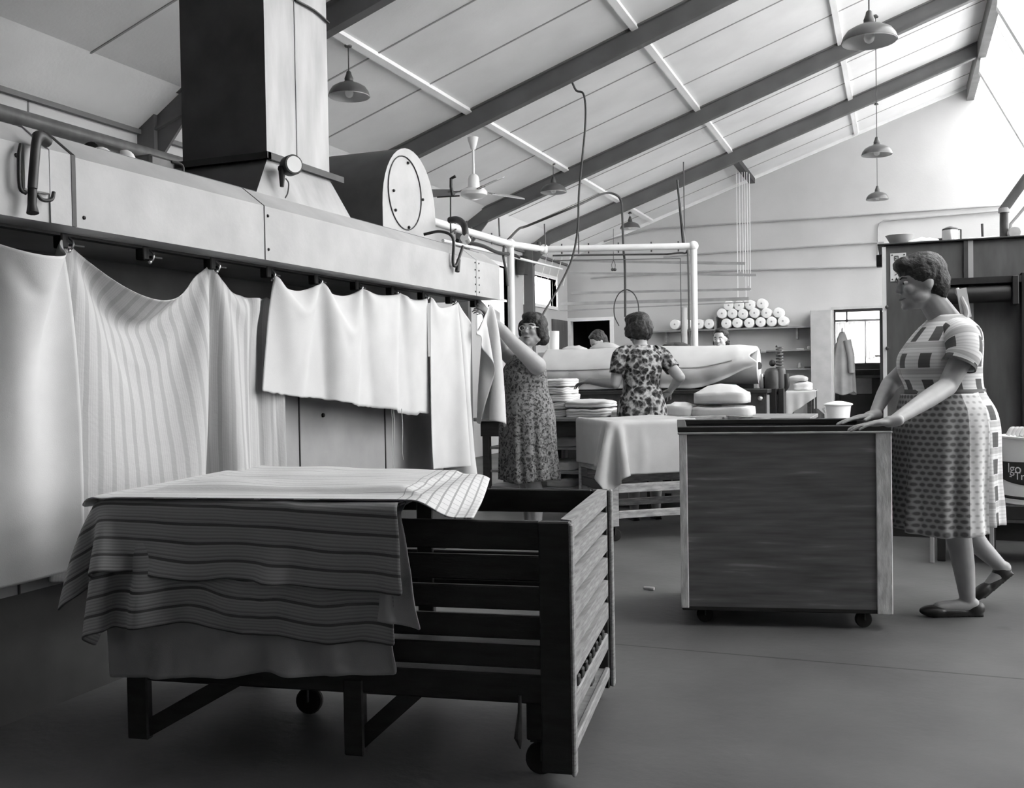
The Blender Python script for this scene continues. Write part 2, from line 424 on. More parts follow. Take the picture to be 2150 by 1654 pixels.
# next saw-tooth bay to the right
VX, VZ = 2.2, 3.02
b = MB().prism([(VX+.3, 3.1), (8.6, 5.3), (8.6, 5.36), (VX+.3, 3.16)], YR, YB+.2, 'y'); b.box(VX-.02, VX+.32, YR, YB+.2, 3.02, 3.14)
struct('ceiling', b, 'ceiling')
# gable wall with door openings
D1 = (-.94, -.213, 2.055); D2 = (-5.31, -4.6, 2.02)
b = MB(); T = .14
b.box(XL-.2, D2[0], YB, YB+T, 0, D2[2]); b.box(D2[1], D1[0], YB, YB+T, 0, 2.02); b.box(D1[1], 10.2, YB, YB+T, 0, 2.055)
b.box(XL-.2, -.94, YB, YB+T, 2.02, 3.1); b.box(-.94, 10.2, YB, YB+T, 2.055, 3.1)
b.prism([(XL, 3.1), (VX, 3.1), (RX, RZ), (XL, cz(XL))], YB, YB+T, 'y'); b.prism([(VX, 3.1), (10, 3.1), (8.6, 5.3)], YB, YB+T, 'y')
struct('wall_back', b, 'wall')
# left wall with two window openings
b = MB(); W1 = (14.32, 15.9, 2.24, 2.70); W2 = (12.5, 13.75, 1.72, 2.70)
x0, x1 = XL-.14, XL
b.box(x0, x1, YR, W2[0], 0, WH+.02); b.box(x0, x1, W2[0], W2[1], 0, W2[2]); b.box(x0, x1, W2[0], W2[1], W2[3], WH+.02)
b.box(x0, x1, W2[1], W1[0], 0, WH+.02); b.box(x0, x1, W1[0], W1[1], 0, W1[2]); b.box(x0, x1, W1[0], W1[1], W1[3], WH+.02); b.box(x0, x1, W1[1], YB, 0, WH+.02)
struct('wall_left', b, 'wall')
struct('wall_right', MB().box(10, 10.14, YR, YB+.2, 0, .9).box(10, 10.14, YR, YB+.2, 2.75, 3.1).box(10, 10.14, YR, 2.8, .9, 2.75).box(10, 10.14, 12.6, YB+.2, .9, 2.75), 'wall')
_f = MB()  # unseen window band, added to brighten the ceiling
for _k in range(7): _f.box(10.02, 10.08, 2.8+_k*1.62, 2.86+_k*1.62, .9, 2.75)
_f.box(10.02, 10.08, 2.8, 12.6, 1.9, 1.95); _o = struct('window_6', _f, 'white_paint'); MB().box(10.04, 10.045, 2.8, 12.6, .9, 2.75).build('pane', 'glass', _o)
struct('wall_rear', MB().box(XL-.2, 10.2, YR-.14, YR, 0, 3.1).prism([(XL-.2, 3.1), (VX, 3.1), (RX, RZ), (XL-.2, cz(XL-.2))], YR-.14, YR, 'y').prism([(VX, 3.1), (10, 3.1), (8.6, 5.3)], YR-.14, YR, 'y'), 'rear_wall')
for i, w in enumerate((W1, W2)):
    f = MB(); f.box(XL-.1, XL+.015, w[0]-.05, w[0], w[2]-.05, w[3]+.05).box(XL-.1, XL+.015, w[1], w[1]+.05, w[2]-.05, w[3]+.05).box(XL-.1, XL+.015, w[0], w[1], w[3], w[3]+.05).box(XL-.1, XL+.03, w[0], w[1], w[2]-.05, w[2])
    if i == 0: f.box(XL-.08, XL-.05, w[0]+.75, w[0]+.78, w[2], w[3])
    else: f.box(XL-.08, XL-.05, w[0], w[1], 2.2, 2.23)
    o = struct('window_%d' % (i+1), f, 'white_paint')
    MB().box(XL-.07, XL-.065, w[0], w[1], w[2], w[3]).build('pane', 'glass', o)
# saw-tooth glazing: slope from (1.07,5.27) down to (2.2,3.02); solid near the camera, glazed beyond
def gl(t): return (1.07+(VX-1.07)*t, 5.27+(VZ-5.27)*t)
GY0 = 3.2
def slope_quad(b, y0, y1, t0, t1, th, off=0):
    (xa, za), (xb, zb) = gl(t0), gl(t1); nx, nz = .894, .447
    b.prism([(xa+nx*off, za+nz*off), (xb+nx*off, zb+nz*off), (xb+nx*(off+th), zb+nz*(off+th)), (xa+nx*(off+th), za+nz*(off+th))], y0, y1, 'y')
b = MB(); slope_quad(b, YR, GY0, 0, 1, .06); slope_quad(b, GY0, YB+.1, .0, .03, .05); slope_quad(b, GY0, YB+.1, .97, 1, .05)
struct('wall_glazing', b, 'ceiling')
FY = [-2.0+.25, .6, 3.3, 6.07, 8.85, 11.88, 14.35]
g = MB(); slope_quad(g, GY0, YB, .03, .97, .006, .03); fr = MB()
y = GY0
while y < YB: slope_quad(fr, y, y+.035, 0, 1, .03, .0); y += .62
o = struct('window_3', fr, 'white_paint'); g.build('pane', 'glass', o)
# glazing of the next bay
b = MB(); (xa, za), (xb, zb) = (8.6, 5.3), (10.0, 3.05)
b.prism([(xa, za), (xb, zb), (xb+.03, zb+.02), (xa+.03, za+.02)], YR, 3.0, 'y')
struct('trim_6', b, 'ceiling')
fr = MB(); y = 3.0
while y < YB: fr.prism([(xa, za), (xb, zb), (xb+.03, zb+.02), (xa+.03, za+.02)], y, y+.04, 'y'); y += .8
o = struct('window_4', fr, 'white_paint'); MB().prism([(xa+.01, za+.01), (xb+.01, zb+.01), (xb+.015, zb+.015), (xa+.015, za+.015)], 3.0, YB, 'y').build('pane', 'glass', o)
# ridge beam, frames, battens, cornice
b = MB().box(1.0, 1.10, YR, YB, 5.12, 5.36); struct('trim_1', b, 'column')
for i, fy in enumerate(FY):
    b = MB(); d = .2; hd = cz(-3)-.0
    # I-section rafter following the slope
    def raf(dx0, dx1, z0, z1): return [(XL+.0, cz(XL)-z0), (RX, cz(RX)-z0), (RX, cz(RX)-z1), (XL+.0, cz(XL)-z1)]
    b.prism(raf(0, 0, 0, .018), fy-.045, fy+.045, 'y'); b.prism(raf(0, 0, .018, d-.018), fy-.012, fy+.012, 'y'); b.prism(raf(0, 0, d-.018, d), fy-.045, fy+.045, 'y')
    b.box(XL+.0, XL+.16, fy-.05, fy+.05, 0, cz(XL)-.02)
    b.prism([(XL, cz(XL)-d), (XL+.45, cz(XL+.45)-d), (XL+.16, cz(XL)-d-.18), (XL, cz(XL)-d-.3)], fy-.012, fy+.012, 'y')
    struct('trim_%d' % (10+i), b, 'steel_beam')
    b = MB(); (xa, za), (xb, zb) = gl(0), gl(1)
    b.prism([(xa-.02, za), (xb-.02, zb), (xb-.2, zb), (xa-.05, za-.32)], fy-.06, fy+.06, 'y'); b.box(VX-.14, VX, fy-.06, fy+.06, 0, 3.05) if fy > 20 else None
    struct('trim_%d' % (20+i), b, 'white_paint')
for i, bx in enumerate((-3.84, -2.19, -.57)):
    b = MB(); 
    b.prism([(bx-.03, cz(bx-.03)-.03), (bx+.03, cz(bx+.03)-.03), (bx+.03, cz(bx+.03)), (bx-.03, cz(bx-.03))], YR, YB, 'y')
    struct('trim_%d' % (30+i), b, 'ceiling')
# thin sheet joints between frames
b = MB()
ys = []
for a, c in zip(FY[:-1], FY[1:]): ys += [a+(c-a)/3, a+2*(c-a)/3]
ys += [15.1, 15.8]
for y in ys: b.prism([(XL, cz(XL)-.006), (RX, RZ-.006), (RX, RZ), (XL, cz(XL))], y-.008, y+.008, 'y')
struct('trim_33', b, 'panel')
struct('trim_2', MB().box(XL, XL+.04, YR, YB, 2.985, 3.02), 'steel_beam'); struct('trim_5', MB().box(XL, XL+.004, 5.0, 5.012, 0, 3.0), 'steel_beam')
struct('trim_4', MB().prism([(XL, 3.02), (XL+.42, cz(XL+.42)-.002), (XL, cz(XL))], YR, YB, 'y'), 'ceiling')
struct('trim_3', MB().prism([(-5.36, cz(-5.36)-.05), (RX, RZ-.05), (RX, RZ), (-5.36, cz(-5.36))], YB-.03, YB, 'y'), 'white_paint')
# doors
b = MB(); z = D1[2]; b.box(D1[0]-.04, D1[0], YB-.015, YB+.15, 0, z+.04).box(D1[1], D1[1]+.04, YB-.015, YB+.15, 0, z+.04).box(D1[0], D1[1], YB-.015, YB+.15, z, z+.04)
d1 = struct('door_1', b, 'partition')
lf = MB(); lf.box(-.262, -.222, YB+.15, YB+.86, .01, 2.03); lf.build('leaf', 'cabinet', d1)
MB().tube([(-.27, YB+.78, 1.32), (-.33, YB+.78, 1.32), (-.335, YB+.70, 1.32)], .011).build('handle', 'chrome', d1, smooth=True)
b = MB(); z = D2[2]; b.box(D2[0]-.05, D2[0], YB-.02, YB+.15, 0, z+.06).box(D2[1], D2[1]+.07, YB-.02, YB+.15, 0, z+.06).box(D2[0], D2[1], YB-.02, YB+.15, z, z+.06)
struct('door_2', b, 'white_paint')
b = MB().box(XL-.01, XL+.03, 15.62, 16.4, 0, 2.03); o = struct('door_3', b, 'cabinet'); MB().tube([(XL+.03, 15.7, 1.0), (XL+.08, 15.7, 1.0), (XL+.08, 15.8, 1.0)], .01).build('handle', 'chrome', o)
# dark corridor behind door 2
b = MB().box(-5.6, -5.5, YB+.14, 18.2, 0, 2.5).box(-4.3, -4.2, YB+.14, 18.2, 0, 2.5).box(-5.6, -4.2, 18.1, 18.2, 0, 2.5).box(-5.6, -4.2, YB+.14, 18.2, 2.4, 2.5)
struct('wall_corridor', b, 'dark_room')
# office behind door 1
b = MB(); OY = 19.2
WX0, WX1, WZ0, WZ1 = -1.06, -.12, 1.22, 2.16
b.box(-2.1, -2.0, YB+.14, OY, 0, 2.6).box(1.4, 1.5, YB+.14, OY, 0, 2.6).box(-2.1, 1.5, YB+.14, OY+.1, 2.5, 2.6)
b.box(-2.1, WX0, OY, OY+.1, 0, 2.5).box(WX1, 1.5, OY, OY+.1, 0, 2.5).box(WX0, WX1, OY, OY+.1, 0, WZ0).box(WX0, WX1, OY, OY+.1, WZ1, 2.5)
struct('wall_office', b, 'partition')
f = MB(); zt = 1.98
f.box(WX0, WX1, OY+.02, OY+.07, zt, zt+.04).box(-.88, -.85, OY+.02, OY+.07, WZ0, WZ1).box(-.56, -.535, OY+.02, OY+.07, WZ0, zt).box(WX0, WX1, OY-.05, OY+.1, WZ0-.03, WZ0)
o = struct('window_5', f, 'partition'); MB().box(WX0, WX1, OY+.04, OY+.045, WZ0, WZ1).build('pane', 'glass', o)
def curtain(x0, x1, z0, z1, y):
    nu = 60; P = np.zeros((nu, 12, 3))
    for i in range(nu):
        for j in range(12):
            u = i/(nu-1); P[i, j] = (x0+(x1-x0)*u, y+.02*math.sin(u*34)*(1+.2*j/12), z1+(z0-z1)*j/11-.02*math.sin(u*9)*(j/11))
    return cloth_obj('curtain', P, 'curtain', 'white gathered curtain hanging in the office window, %s' % ('left half' if x0 < -1 else 'right half'), 'curtain', 'office curtains')
curtain(-1.04, -.60, 1.36, 1.97, OY-.07); curtain(-.53, -.15, 1.3, 1.97, OY-.07)
bk = thing('desk', 'dark office desk seen through the right-hand doorway', 'desk', (-.55, 18.5, 0))
MB().bbox(-1.0, .3, 18.2, 18.9, 1.0, 1.1).build('desk_top', 'black_iron', bk); MB().bbox(-.95, .25, 18.25, 18.85, 0, .95).build('carcass', 'dark_paint', bk)
MB().bbox(-.74, -.42, 18.22, 18.25, .68, .95).build('panel', 'partition', bk, label='pale paper-covered front panel')
# coat hanging inside the doorway
ct = thing('coat', 'pale work coat hanging on a peg just inside the right-hand doorway', 'coat', (-.82, 16.95, .75))
nu, nv = 40, 30; P = np.zeros((nu, nv, 3))
for i in range(nu):
    for j in range(nv):
        a = 2*pi*i/(nu-1); t = j/(nv-1); w = .03+.14*min(1, t*1.6)**.7+.03*t
        P[i, j] = (-.84+w*math.cos(a)*(1+.12*math.sin(5*a)*t), 17.0+.07*math.sin(a)*(1+.3*math.sin(7*a)*t)*min(1, t*3+.2), 1.72-1.0*t-.03*math.sin(3*a)*t)
cloth_obj('coat_body', P, 'coat', parent=ct)
MB().tube([(-.76, 16.95, 1.58), (-.70, 16.92, 1.3), (-.69, 16.9, 1.05)], [.06, .055, .05], 10).build('sleeve', 'coat', ct, smooth=True)
MB().tube([(-.84, 17.1, 1.78), (-.84, 17.0, 1.76), (-.84, 16.98, 1.70)], .008).build('peg', 'dark_iron', ct)
# ================================================================ DRYING MACHINE
HX, HB, HC, HT = -2.45, 1.615, 1.838, 1.920
dm = thing('drying_machine', 'long pale sheet-metal drying machine with overhanging hood and row of clips', 'machine', (-3.3, 2.3, 0))
MB().box(-4.2, -2.72, -1.6, 5.93, .42, 1.24).build('lower_casing', 'panel', dm); MB().box(-4.2, -2.735, -1.6, 5.9, 0, .42).build('dark_base', 'dark_paint', dm)  # bottom band coloured dark in place of cart and pile shade
for y in (2.45, 3.28, 4.118, 4.982): MB().box(-2.722, -2.716, y-.004, y+.004, .42, 1.24).build('panel_seam', 'black_iron', dm)
for y, z in ((4.16, .54), (5.03, .54), (4.33, .93)): MB().ell((-2.715, y, z), .011, nu=8, nv=6).build('panel_bolt', 'black_iron', dm)
MB().box(-4.2, -3.02, -1.6, 5.93, 1.24, 1.62).build('inner_back', 'galv_shaded', dm)
MB().prism([(HX, HB), (HX, HC), (-2.555, HT), (-4.2, HT), (-4.2, HB)], -1.6, 6.1, 'y').build('hood', 'hood', dm)
def strip(y0, y1, t, m, nm='hood_flange'):
    MB().prism([(HX+t, HB), (HX+t, HC+t*.5), (-2.555+t*.2, HT+t), (-2.6, HT+t), (-2.6, HT), (-2.555, HT), (HX, HC), (HX, HB)], y0, y1, 'y').build(nm, m, dm)
strip(2.36, 2.445, .006, 'hood'); strip(2.445, 2.462, .008, 'black_iron', 'hood_gap'); strip(3.482, 3.488, .002, 'black_iron', 'hood_gap'); strip(5.705, 5.715, .002, 'panel', 'hood_gap')
for y in (5.69, 5.75):
    for k in range(5): MB().ell((HX, y, 1.64+k*.045), .006, nu=6, nv=4).build('rivet', 'black_iron', dm)
for p in ((2.50, 1.65), (3.51, 1.66), (3.51, 1.8), (2.24, 1.80), (2.31, 1.785)): MB().ell((HX, p[0], p[1]), .007, nu=8, nv=4).build('rivet', 'black_iron', dm)
b = MB().beam((-2.59, 2.7, HT+.004), (-2.59, 6.05, HT+.004), .03, .010); b.build('top_rail', 'dark_iron', dm)
# oblong marks stay as dirt: small stain plates not needed
def latch(y, s=1.0, flip=1):
    p = lambda dy, z, x=.02: (HX+x*s, y+flip*dy*s, z)
    t = MB().bbox(HX, HX+.012, y-.03*s, y+.07*s, 1.70, 1.84); pl = t.build('latch', 'black_iron' if s < 1 else 'hood', dm)
    MB().tube(spline([p(-.045, 1.83), p(-.062, 1.79, .03), p(-.062, 1.70, .03), p(-.04, 1.685, .03)], 4), .006).build('latch_hook', 'black_iron', pl, smooth=True)
    MB().tube(spline([p(.045, 1.855, .03), p(.0, 1.86, .04), p(-.02, 1.78, .045), p(-.03, 1.70, .045)], 5), [.018]*6+[.014]*10).build('latch_arm', 'dark_iron', pl, smooth=True)
    MB().tube([p(-.025, 1.71, .04), p(-.033, 1.65, .045), p(-.036, 1.625, .05)], [.013, .013, .018]).build('latch_handle', 'black_iron', pl, smooth=True)
    MB().tube(spline([p(.0, 1.69, .03), p(.02, 1.675, .03), p(.05, 1.68, .035), p(.065, 1.705, .03)], 4), .006).build('latch_clasp', 'black_iron', pl, smooth=True)
latch(2.285)
# far latch with its curved dark elbow
f = MB(); f.tube(spline([at(945, 462, X=-2.6), at(962, 462, X=-2.52), at(975, 475, X=-2.44), at(978, 505, X=-2.42)], 6), .021, 12)
el = f.build('vent_elbow', 'black_iron', dm, smooth=True)
MB().tube([at(975, 498, X=-2.42), at(980, 506, X=-2.42)], .028, 12).build('collar', 'bright_metal', el)
MB().tube(spline([at(890, 492, X=-2.6), at(925, 486, X=-2.5), at(951, 500, X=-2.43), at(951, 550, X=-2.43), at(958, 556, X=-2.42), at(972, 517, X=-2.42)], 6), .009).build('latch_hook', 'black_iron', el, smooth=True)
MB().tube([at(963, 545, X=-2.42), at(960, 570, X=-2.42)], [.013, .015]).build('latch_handle', 'black_iron', el, smooth=True)
# clips: 0.383 m apart along the rail
cy = [2.544+.383*k for k in range(-3, 10)]
MB().beam((-2.60, .9, 1.612), (-2.60, 6.05, 1.612), .04, .012).build('clip_rail', 'black_iron', dm)
for y in cy:
    MB().bbox(-2.615, -2.575, y-.016, y+.016, 1.565, 1.615).build('clip', 'black_iron', dm)
    o = [x for x in COL.objects if x.name.startswith('clip')][-1]
    o = COL.objects[-1]
    MB().tube(spline([(-2.57, y+.012, 1.60), (-2.555, y+.014, 1.585), (-2.557, y+.01, 1.565), (-2.567, y+.002, 1.556)], 4), .004, 8).build('spring', 'chrome', o, smooth=True)
    MB().ell((-2.562, y, 1.556), .009, nu=10, nv=8).build('roller', 'chrome', o, smooth=True)
    MB().bbox(-2.60, -2.575, y+.03, y+.085, 1.575, 1.583, .002).build('wing', 'dark_iron', o)
# duct
DX0, DX1, DY0, DY1 = -3.118, -2.65, 3.80, 4.33
b = MB(); lo, hi = 2.10, cz(-2.8)+.02
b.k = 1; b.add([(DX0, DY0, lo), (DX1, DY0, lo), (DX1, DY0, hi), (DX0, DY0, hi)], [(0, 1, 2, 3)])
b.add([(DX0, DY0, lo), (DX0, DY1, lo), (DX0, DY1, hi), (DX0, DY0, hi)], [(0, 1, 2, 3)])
b.k = 0; b.add([(DX1, DY0, lo), (DX1, DY1, lo), (DX1, DY1, hi), (DX1, DY0, hi)], [(0, 1, 2, 3)])
b.add([(DX0, DY1, lo), (DX1, DY1, lo), (DX1, DY1, hi), (DX0, DY1, hi)], [(0, 1, 2, 3)])
du = b.build('duct', ['galv', 'galv_shaded'], dm)
MB().box(DX1, DX1+.004, DY0+.24, DY0+.247, lo, hi).build('seam', 'panel', du)
MB().beam((DX1+.012, DY0-.03, 2.125), (DX1+.012, DY1+.10, 2.125), .024, .03).beam((DX0-.03, DY0-.012, 2.125), (DX1+.024, DY0-.012, 2.125), .024, .03).build('duct_flange', 'black_iron', du)
MB().tube(spline([at(620, 0, X=DX1+.01), at(660, 22, X=DX1+.01), at(690, 48, X=DX1+.01)], 3), .006).build('stay', 'black_iron', du)
b = MB()
A = [(-3.3, 3.60, HT), (-2.57, 3.60, HT), (-2.57, 4.40, HT), (-3.3, 4.40, HT)]; B_ = [(DX0, DY0, 2.11), (DX1, DY0, 2.11), (DX1, DY1, 2.11), (DX0, DY1, 2.11)]
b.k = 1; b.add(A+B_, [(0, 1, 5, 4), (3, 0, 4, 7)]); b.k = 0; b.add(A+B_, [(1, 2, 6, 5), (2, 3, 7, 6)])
b.build('duct_base', ['galv', 'galv_shaded'], dm)
# gauge
gc = at(612, 347, X=-2.52)
g = MB().lathe(gc, [(.002, -.035), (.042, -.035), (.045, -.025), (.045, .022), (.042, .026), (.037, .026)], 24, axis=(.86, -.5, .0)).build('gauge', 'black_iron', dm, smooth=True)
MB().lathe(gc+Vector((.86, -.5, 0))*.027, [(.001, 0), (.036, 0), (.036, .002), (.001, .002)], 24, axis=(.86, -.5, .0)).build('dial', 'white_paint', g)
MB().beam(gc+Vector((.86, -.5, 0))*.031+Vector((0, 0, -.004)), gc+Vector((.86, -.5, 0))*.031+Vector((0, 0, .02)), .003, .001).build('needle', 'black_iron', g)
MB().tube([gc-Vector((.86, -.5, 0))*.03, gc-Vector((.86, -.5, 0))*.1], .02).tube([at(592, 350, X=-2.55), at(592, 392, X=-2.55)], [.018, .009]).build('gauge_stem', 'black_iron', g)
MB().tube(spline([at(600, 375, X=-2.53), at(606, 385, X=-2.53), at(604, 405, X=-2.53), at(599, 415, X=-2.53)], 4), .003).build('gauge_wire', 'cable', g)
# fan housing: arch section extruded into the machine
poly = []; AY0, AY1 = 4.86, 5.53; r = (AY1-AY0)/2; ym = (AY0+AY1)/2
poly = [(AY0, HT-.0), (AY0, 2.08)]+[(ym-r*math.cos(pi*k/20)*(1 if k < 10 else 1), 2.08+.36*math.sin(pi*k/20)) for k in range(1, 20)]+[(AY1, 2.08), (AY1, HT)]
b = MB(); n = len(poly)
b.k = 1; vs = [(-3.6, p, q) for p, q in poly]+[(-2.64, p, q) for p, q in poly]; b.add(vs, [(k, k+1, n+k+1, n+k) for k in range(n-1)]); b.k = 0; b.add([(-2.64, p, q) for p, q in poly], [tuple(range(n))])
hs = b.build('fan_housing', ['hood', 'galv_shaded'], dm, smooth=True)
cpt = at(850, 410, X=-2.64)
ring = [Vector((-2.637, 5.13+.205*math.cos(a), 2.175+.21*math.sin(a))) for a in [2*pi*k/40 for k in range(41)]]
MB().tube(ring, .0035, 6).build('cover_rim', 'black_iron', hs)
for p in ((857, 342), (827, 400), (888, 419), (831, 441), (859, 477)): MB().ell(at(*p, X=-2.635), .009, nu=8, nv=6).build('cover_bolt', 'black_iron', hs)
# things lying on the hood
bb = MB(); q0 = at(232, 298, X=-2.75); q1 = at(305, 322, X=-2.75)
m_ = thing('gearmotor', 'small motor with bright end covers on top of the machine hood', 'motor', (q0.x, (q0.y+q1.y)/2, HT))
MB().lathe((-2.85, q0.y+.02, HT+.06), [(.02, -.02), (.05, -.02), (.055, 0), (.055, .16), (.045, .18), (.02, .18)], 20, axis='y').build('body', 'black_iron', m_, smooth=True)
MB().ell((-2.80, q0.y+.0, HT+.045), (.05, .035, .04)).build('end_cover', 'enamel_white', m_, smooth=True); MB().ell((-2.80, q0.y+.125, HT+.055), (.05, .03, .045)).build('end_cover', 'enamel_white', m_, smooth=True)
MB().bbox(-2.9, -2.72, q0.y+.18, q0.y+.32, HT, HT+.09, .01).build('gearbox', 'dark_iron', m_)
MB().tube(spline([(-2.72, q0.y+.3, HT+.08), (-2.70, q0.y+.34, HT+.07), (-2.70, q0.y+.36, HT+.02), (-2.70, q0.y+.52, HT+.02), (-2.69, q0.y+.55, HT+.04)], 4), .006).build('rod', 'black_iron', m_)
_p = at(60, 253, X=-5.1); b = MB().tube([(-5.1, -1.5, _p.z), (-5.1, 6.9, _p.z)], .052, 18)
o = b.build('lagged_pipe', 'cabinet', smooth=True); tag(o, 'thick grey pipe running along the left wall above the drying machine', 'pipe')
# ================================================================ HANGING CLOTHS
def C3(px, py, X=-2.57): return tuple(at(px, py, X=X))
cx = -2.57
# B first: striped sheet behind; A white sheet; C, D, E
def hang(name, m, y0, y1, ztop, zb0, zb1, pins, nu, nv, label, gather=1.0, x=cx, seed=1, grp='wet linen clipped to the machine', y1b=None, y0b=None, steps=240, fold=.03):
    """pins: list of (u fraction, Y target, Z target)"""
    P = np.zeros((nu, nv, 3)); W = (y1-y0)*gather
    ym_ = (y0+y1)/2; rest = np.zeros((nu, nv, 3))
    for i in range(nu):
        for j in range(nv):
            u = i/(nu-1); v = j/(nv-1); zb = zb0+(zb1-zb0)*u
            yy = y0+(y1-y0)*u; yb = (y0 if y0b is None else y0b)*(1-u)+(y1 if y1b is None else y1b)*u
            P[i, j] = (x+fold*math.sin(u*nu*.35*gather)*(.3+.7*v), yy*(1-v)+yb*v, ztop*(1-v)+zb*v)
            rest[i, j] = (0, ym_+(yy*(1-v)+yb*v-ym_)*gather, ztop*(1-v)+zb*v)
    pd = {}
    for u, yt, zt in pins:
        i = int(round(u*(nu-1))); pd[(i, 0)] = (x, yt, zt); st_ = W/(nu-1)
        for k in (-1, 1):
            if 0 <= i+k < nu: pd[(i+k, 0)] = (x+.006, yt+k*st_*.55, zt-.008); 
        pd[(i, 1)] = (x, yt, zt-(ztop-zb0)/(nv-1))
    Q = drape(P, pd, steps, planes=((0, -2.70, 1),), seed=seed, stretch=rest)
    if name == 'striped_sheet':      # passes behind the next towel
        k_ = Q[..., 1] > 3.52; Q[..., 0][k_] = np.minimum(Q[..., 0][k_], -2.585)+.012*np.sin(Q[..., 1][k_]*70)
    if name == 'white_towel': Q[..., 0] = np.maximum(Q[..., 0], -2.562)
    if name == 'white_towel':      # uneven, frayed lower edge
        for i in range(nu): Q[i, -1, 2] += .012*noise.noise(Vector((i*.9, 5, 1)))-(.012 if i > nu*.42 else 0)-(.018 if nu*.72 < i < nu*.9 else 0)
    return cloth_obj(name, Q, m, label, 'linen', None)
hang('bed_sheet', 'linen', 1.70, 2.545, 1.60, .50, .56, [(0, 1.778, 1.60), (.5, 2.161, 1.60), (1, 2.530, 1.595)], 46, 56, 'plain white sheet clipped at the left end of the machine, cut by the photo edge', 1.22, x=-2.575, seed=2, fold=.05, y1b=2.50)
hang('striped_sheet', 'sheet_stripe', 2.55, 3.80, 1.60, .54, .36, [(0, 2.556, 1.60), (.60, 3.31, 1.585), (.90, 3.69, 1.48)], 70, 60, 'large pale striped sheet with deep folds hanging from the machine clips', 1.13, x=-2.60, seed=3, y1b=4.02, y0b=2.56, fold=.07)
hang('white_towel', 'linen', 3.66, 5.20, 1.585, 1.10, .94, [(0, 3.685, 1.575), (.26, 4.07, 1.575), (.52, 4.45, 1.575), (.78, 4.86, 1.58), (1, 5.20, 1.575)], 78, 34, 'wide short white towel with frayed lower edge hanging from five clips', 1.06, x=-2.545, seed=4, y0b=3.60, fold=.03)
hang('pillow_slip', 'linen', 5.21, 5.78, 1.58, .62, .62, [(0, 5.215, 1.58), (.62, 5.59, 1.575), (1, 5.80, 1.45)], 44, 54, 'long narrow white cloth hanging right of the wide towel', 1.08, x=-2.53, seed=5, y1b=6.12, y0b=5.22, fold=.04)
hang('hand_towel', 'linen', 5.76, 6.12, 1.585, .87, .85, [(0, 5.74, 1.40), (.55, 5.97, 1.585), (1, 6.08, 1.52)], 26, 40, 'white cloth being clipped up by the woman in glasses', 1.15, x=-2.47, seed=6, y1b=6.22, fold=.03)
b = MB()
for k, (px, z1) in enumerate(((826, .62), (843, .66), (822, .5))):
    p = at(px, 858, X=-2.545); b.tube(spline([p, p+Vector((.0, .01, -.1)), p+Vector((.005, -.01, -.22)), p+Vector((0, .012*k, -(p.z-z1)))], 4), .0018, 5)
o = b.build('loose_threads', 'linen'); tag(o, 'loose white threads dangling below the wide towel', 'thread')
# ================================================================ NEAR SLATTED CART with pile of washing
cO = Vector((-.83, 2.53, 0)); cang = math.radians(8.0)
CM = Matrix.Translation(cO) @ Matrix.Rotation(cang, 4, 'Z') @ Matrix.Diagonal((-1, 1, 1, 1))   # local x runs left along the front, y into the room
CL, CW, CT = 1.36, .76, .72
ca = thing('slatted_cart', 'dark wooden slatted laundry cart with louvred end, washing piled on it', 'cart', CM @ Vector((CL/2, CW/2, 0)))
def cb(*a, nm='rail', m='wood_dark', par=None, bev=.004, **k):
    b = MB(); b.M = CM; b.bbox(*a, bev); return b.build(nm, m, par or ca, **k)
cb(-.004, .083, -.004, .028, .035, CT, nm='post'); cb(-.012, .0, -.006, .032, .03, CT-.005, nm='post_edge', m='wood_slat')  # post faces near black, edges pale: side light put into the wood tones
cb(-.004, .05, CW-.03, CW+.01, .04, CT+.0, nm='post'); cb(-.02, -.005, CW-.022, CW+.012, .045, CT+.0, nm='post_edge', m='wood_slat')
cb(.60, .66, .0, .035, .04, .26, nm='post'); cb(CL-.07, CL, 0, .03, .04, CT, nm='post'); cb(CL-.07, CL, CW-.03, CW, .04, CT, nm='post'); cb(.62, .68, CW-.03, CW, .04, CT, nm='post')
zz = [(.64, .72), (.555, .625), (.475, .54), (.395, .46), (.315, .38), (.22, .30)]
for z0, z1 in zz: cb(.08, CL-.06, .004, .024, z0, z1, nm='front_slat')
for z0, z1 in zz[:1]+[(.53, .60), (.43, .50), (.33, .40)]: cb(.05, CL-.06, CW-.022, CW-.004, z0, z1, nm='back_slat')
for k in range(6):
    z = .72-.077*k
    b = MB(); b.M = CM; b.add([(-.004, .03, z-.0), (-.004, CW-.03, z), (-.004, CW-.03, z-.052), (-.004, .03, z-.052), (.026, .03, z+.004), (.026, CW-.03, z+.004), (.026, CW-.03, z-.046), (.026, .03, z-.046)],
        [(0, 1, 2, 3), (4, 5, 6, 7), (0, 1, 5, 4), (2, 3, 7, 6), (0, 3, 7, 4), (1, 2, 6, 5)])
    b.build('end_slat', 'wood_slat', ca)
cb(-.002, .022, .03, CW-.03, .175, .232, nm='end_rail', m='wood_slat')
for k in range(9): cb(.0, .018, .07+k*.07, .10+k*.07, .232, .262, nm='spacer', m='wood_dark')
cb(.0, CL, .03, CW-.03, .21, .225, nm='deck')
cb(.0, .09, .03, CW-.03, .095, .11, nm='tray', m='wood_mid'); cb(-.006, .012, .03, CW-.03, .08, .115, nm='tray_edge', m='wood_slat')
for s in ((.66, .9), (.60, .33)):
    b = MB(); b.M = CM; b.beam((s[0], .02, .08) if s[0] > .65 else (.30, .02, .08), (s[1]+.0, .02, .25) if s[0] > .65 else (.60, .02, .25), .02, .045)
b = MB(); b.M = CM; b.beam((.64, .02, .06), (.44, .02, .24), .02, .05); b.build('brace', 'wood_dark', ca)
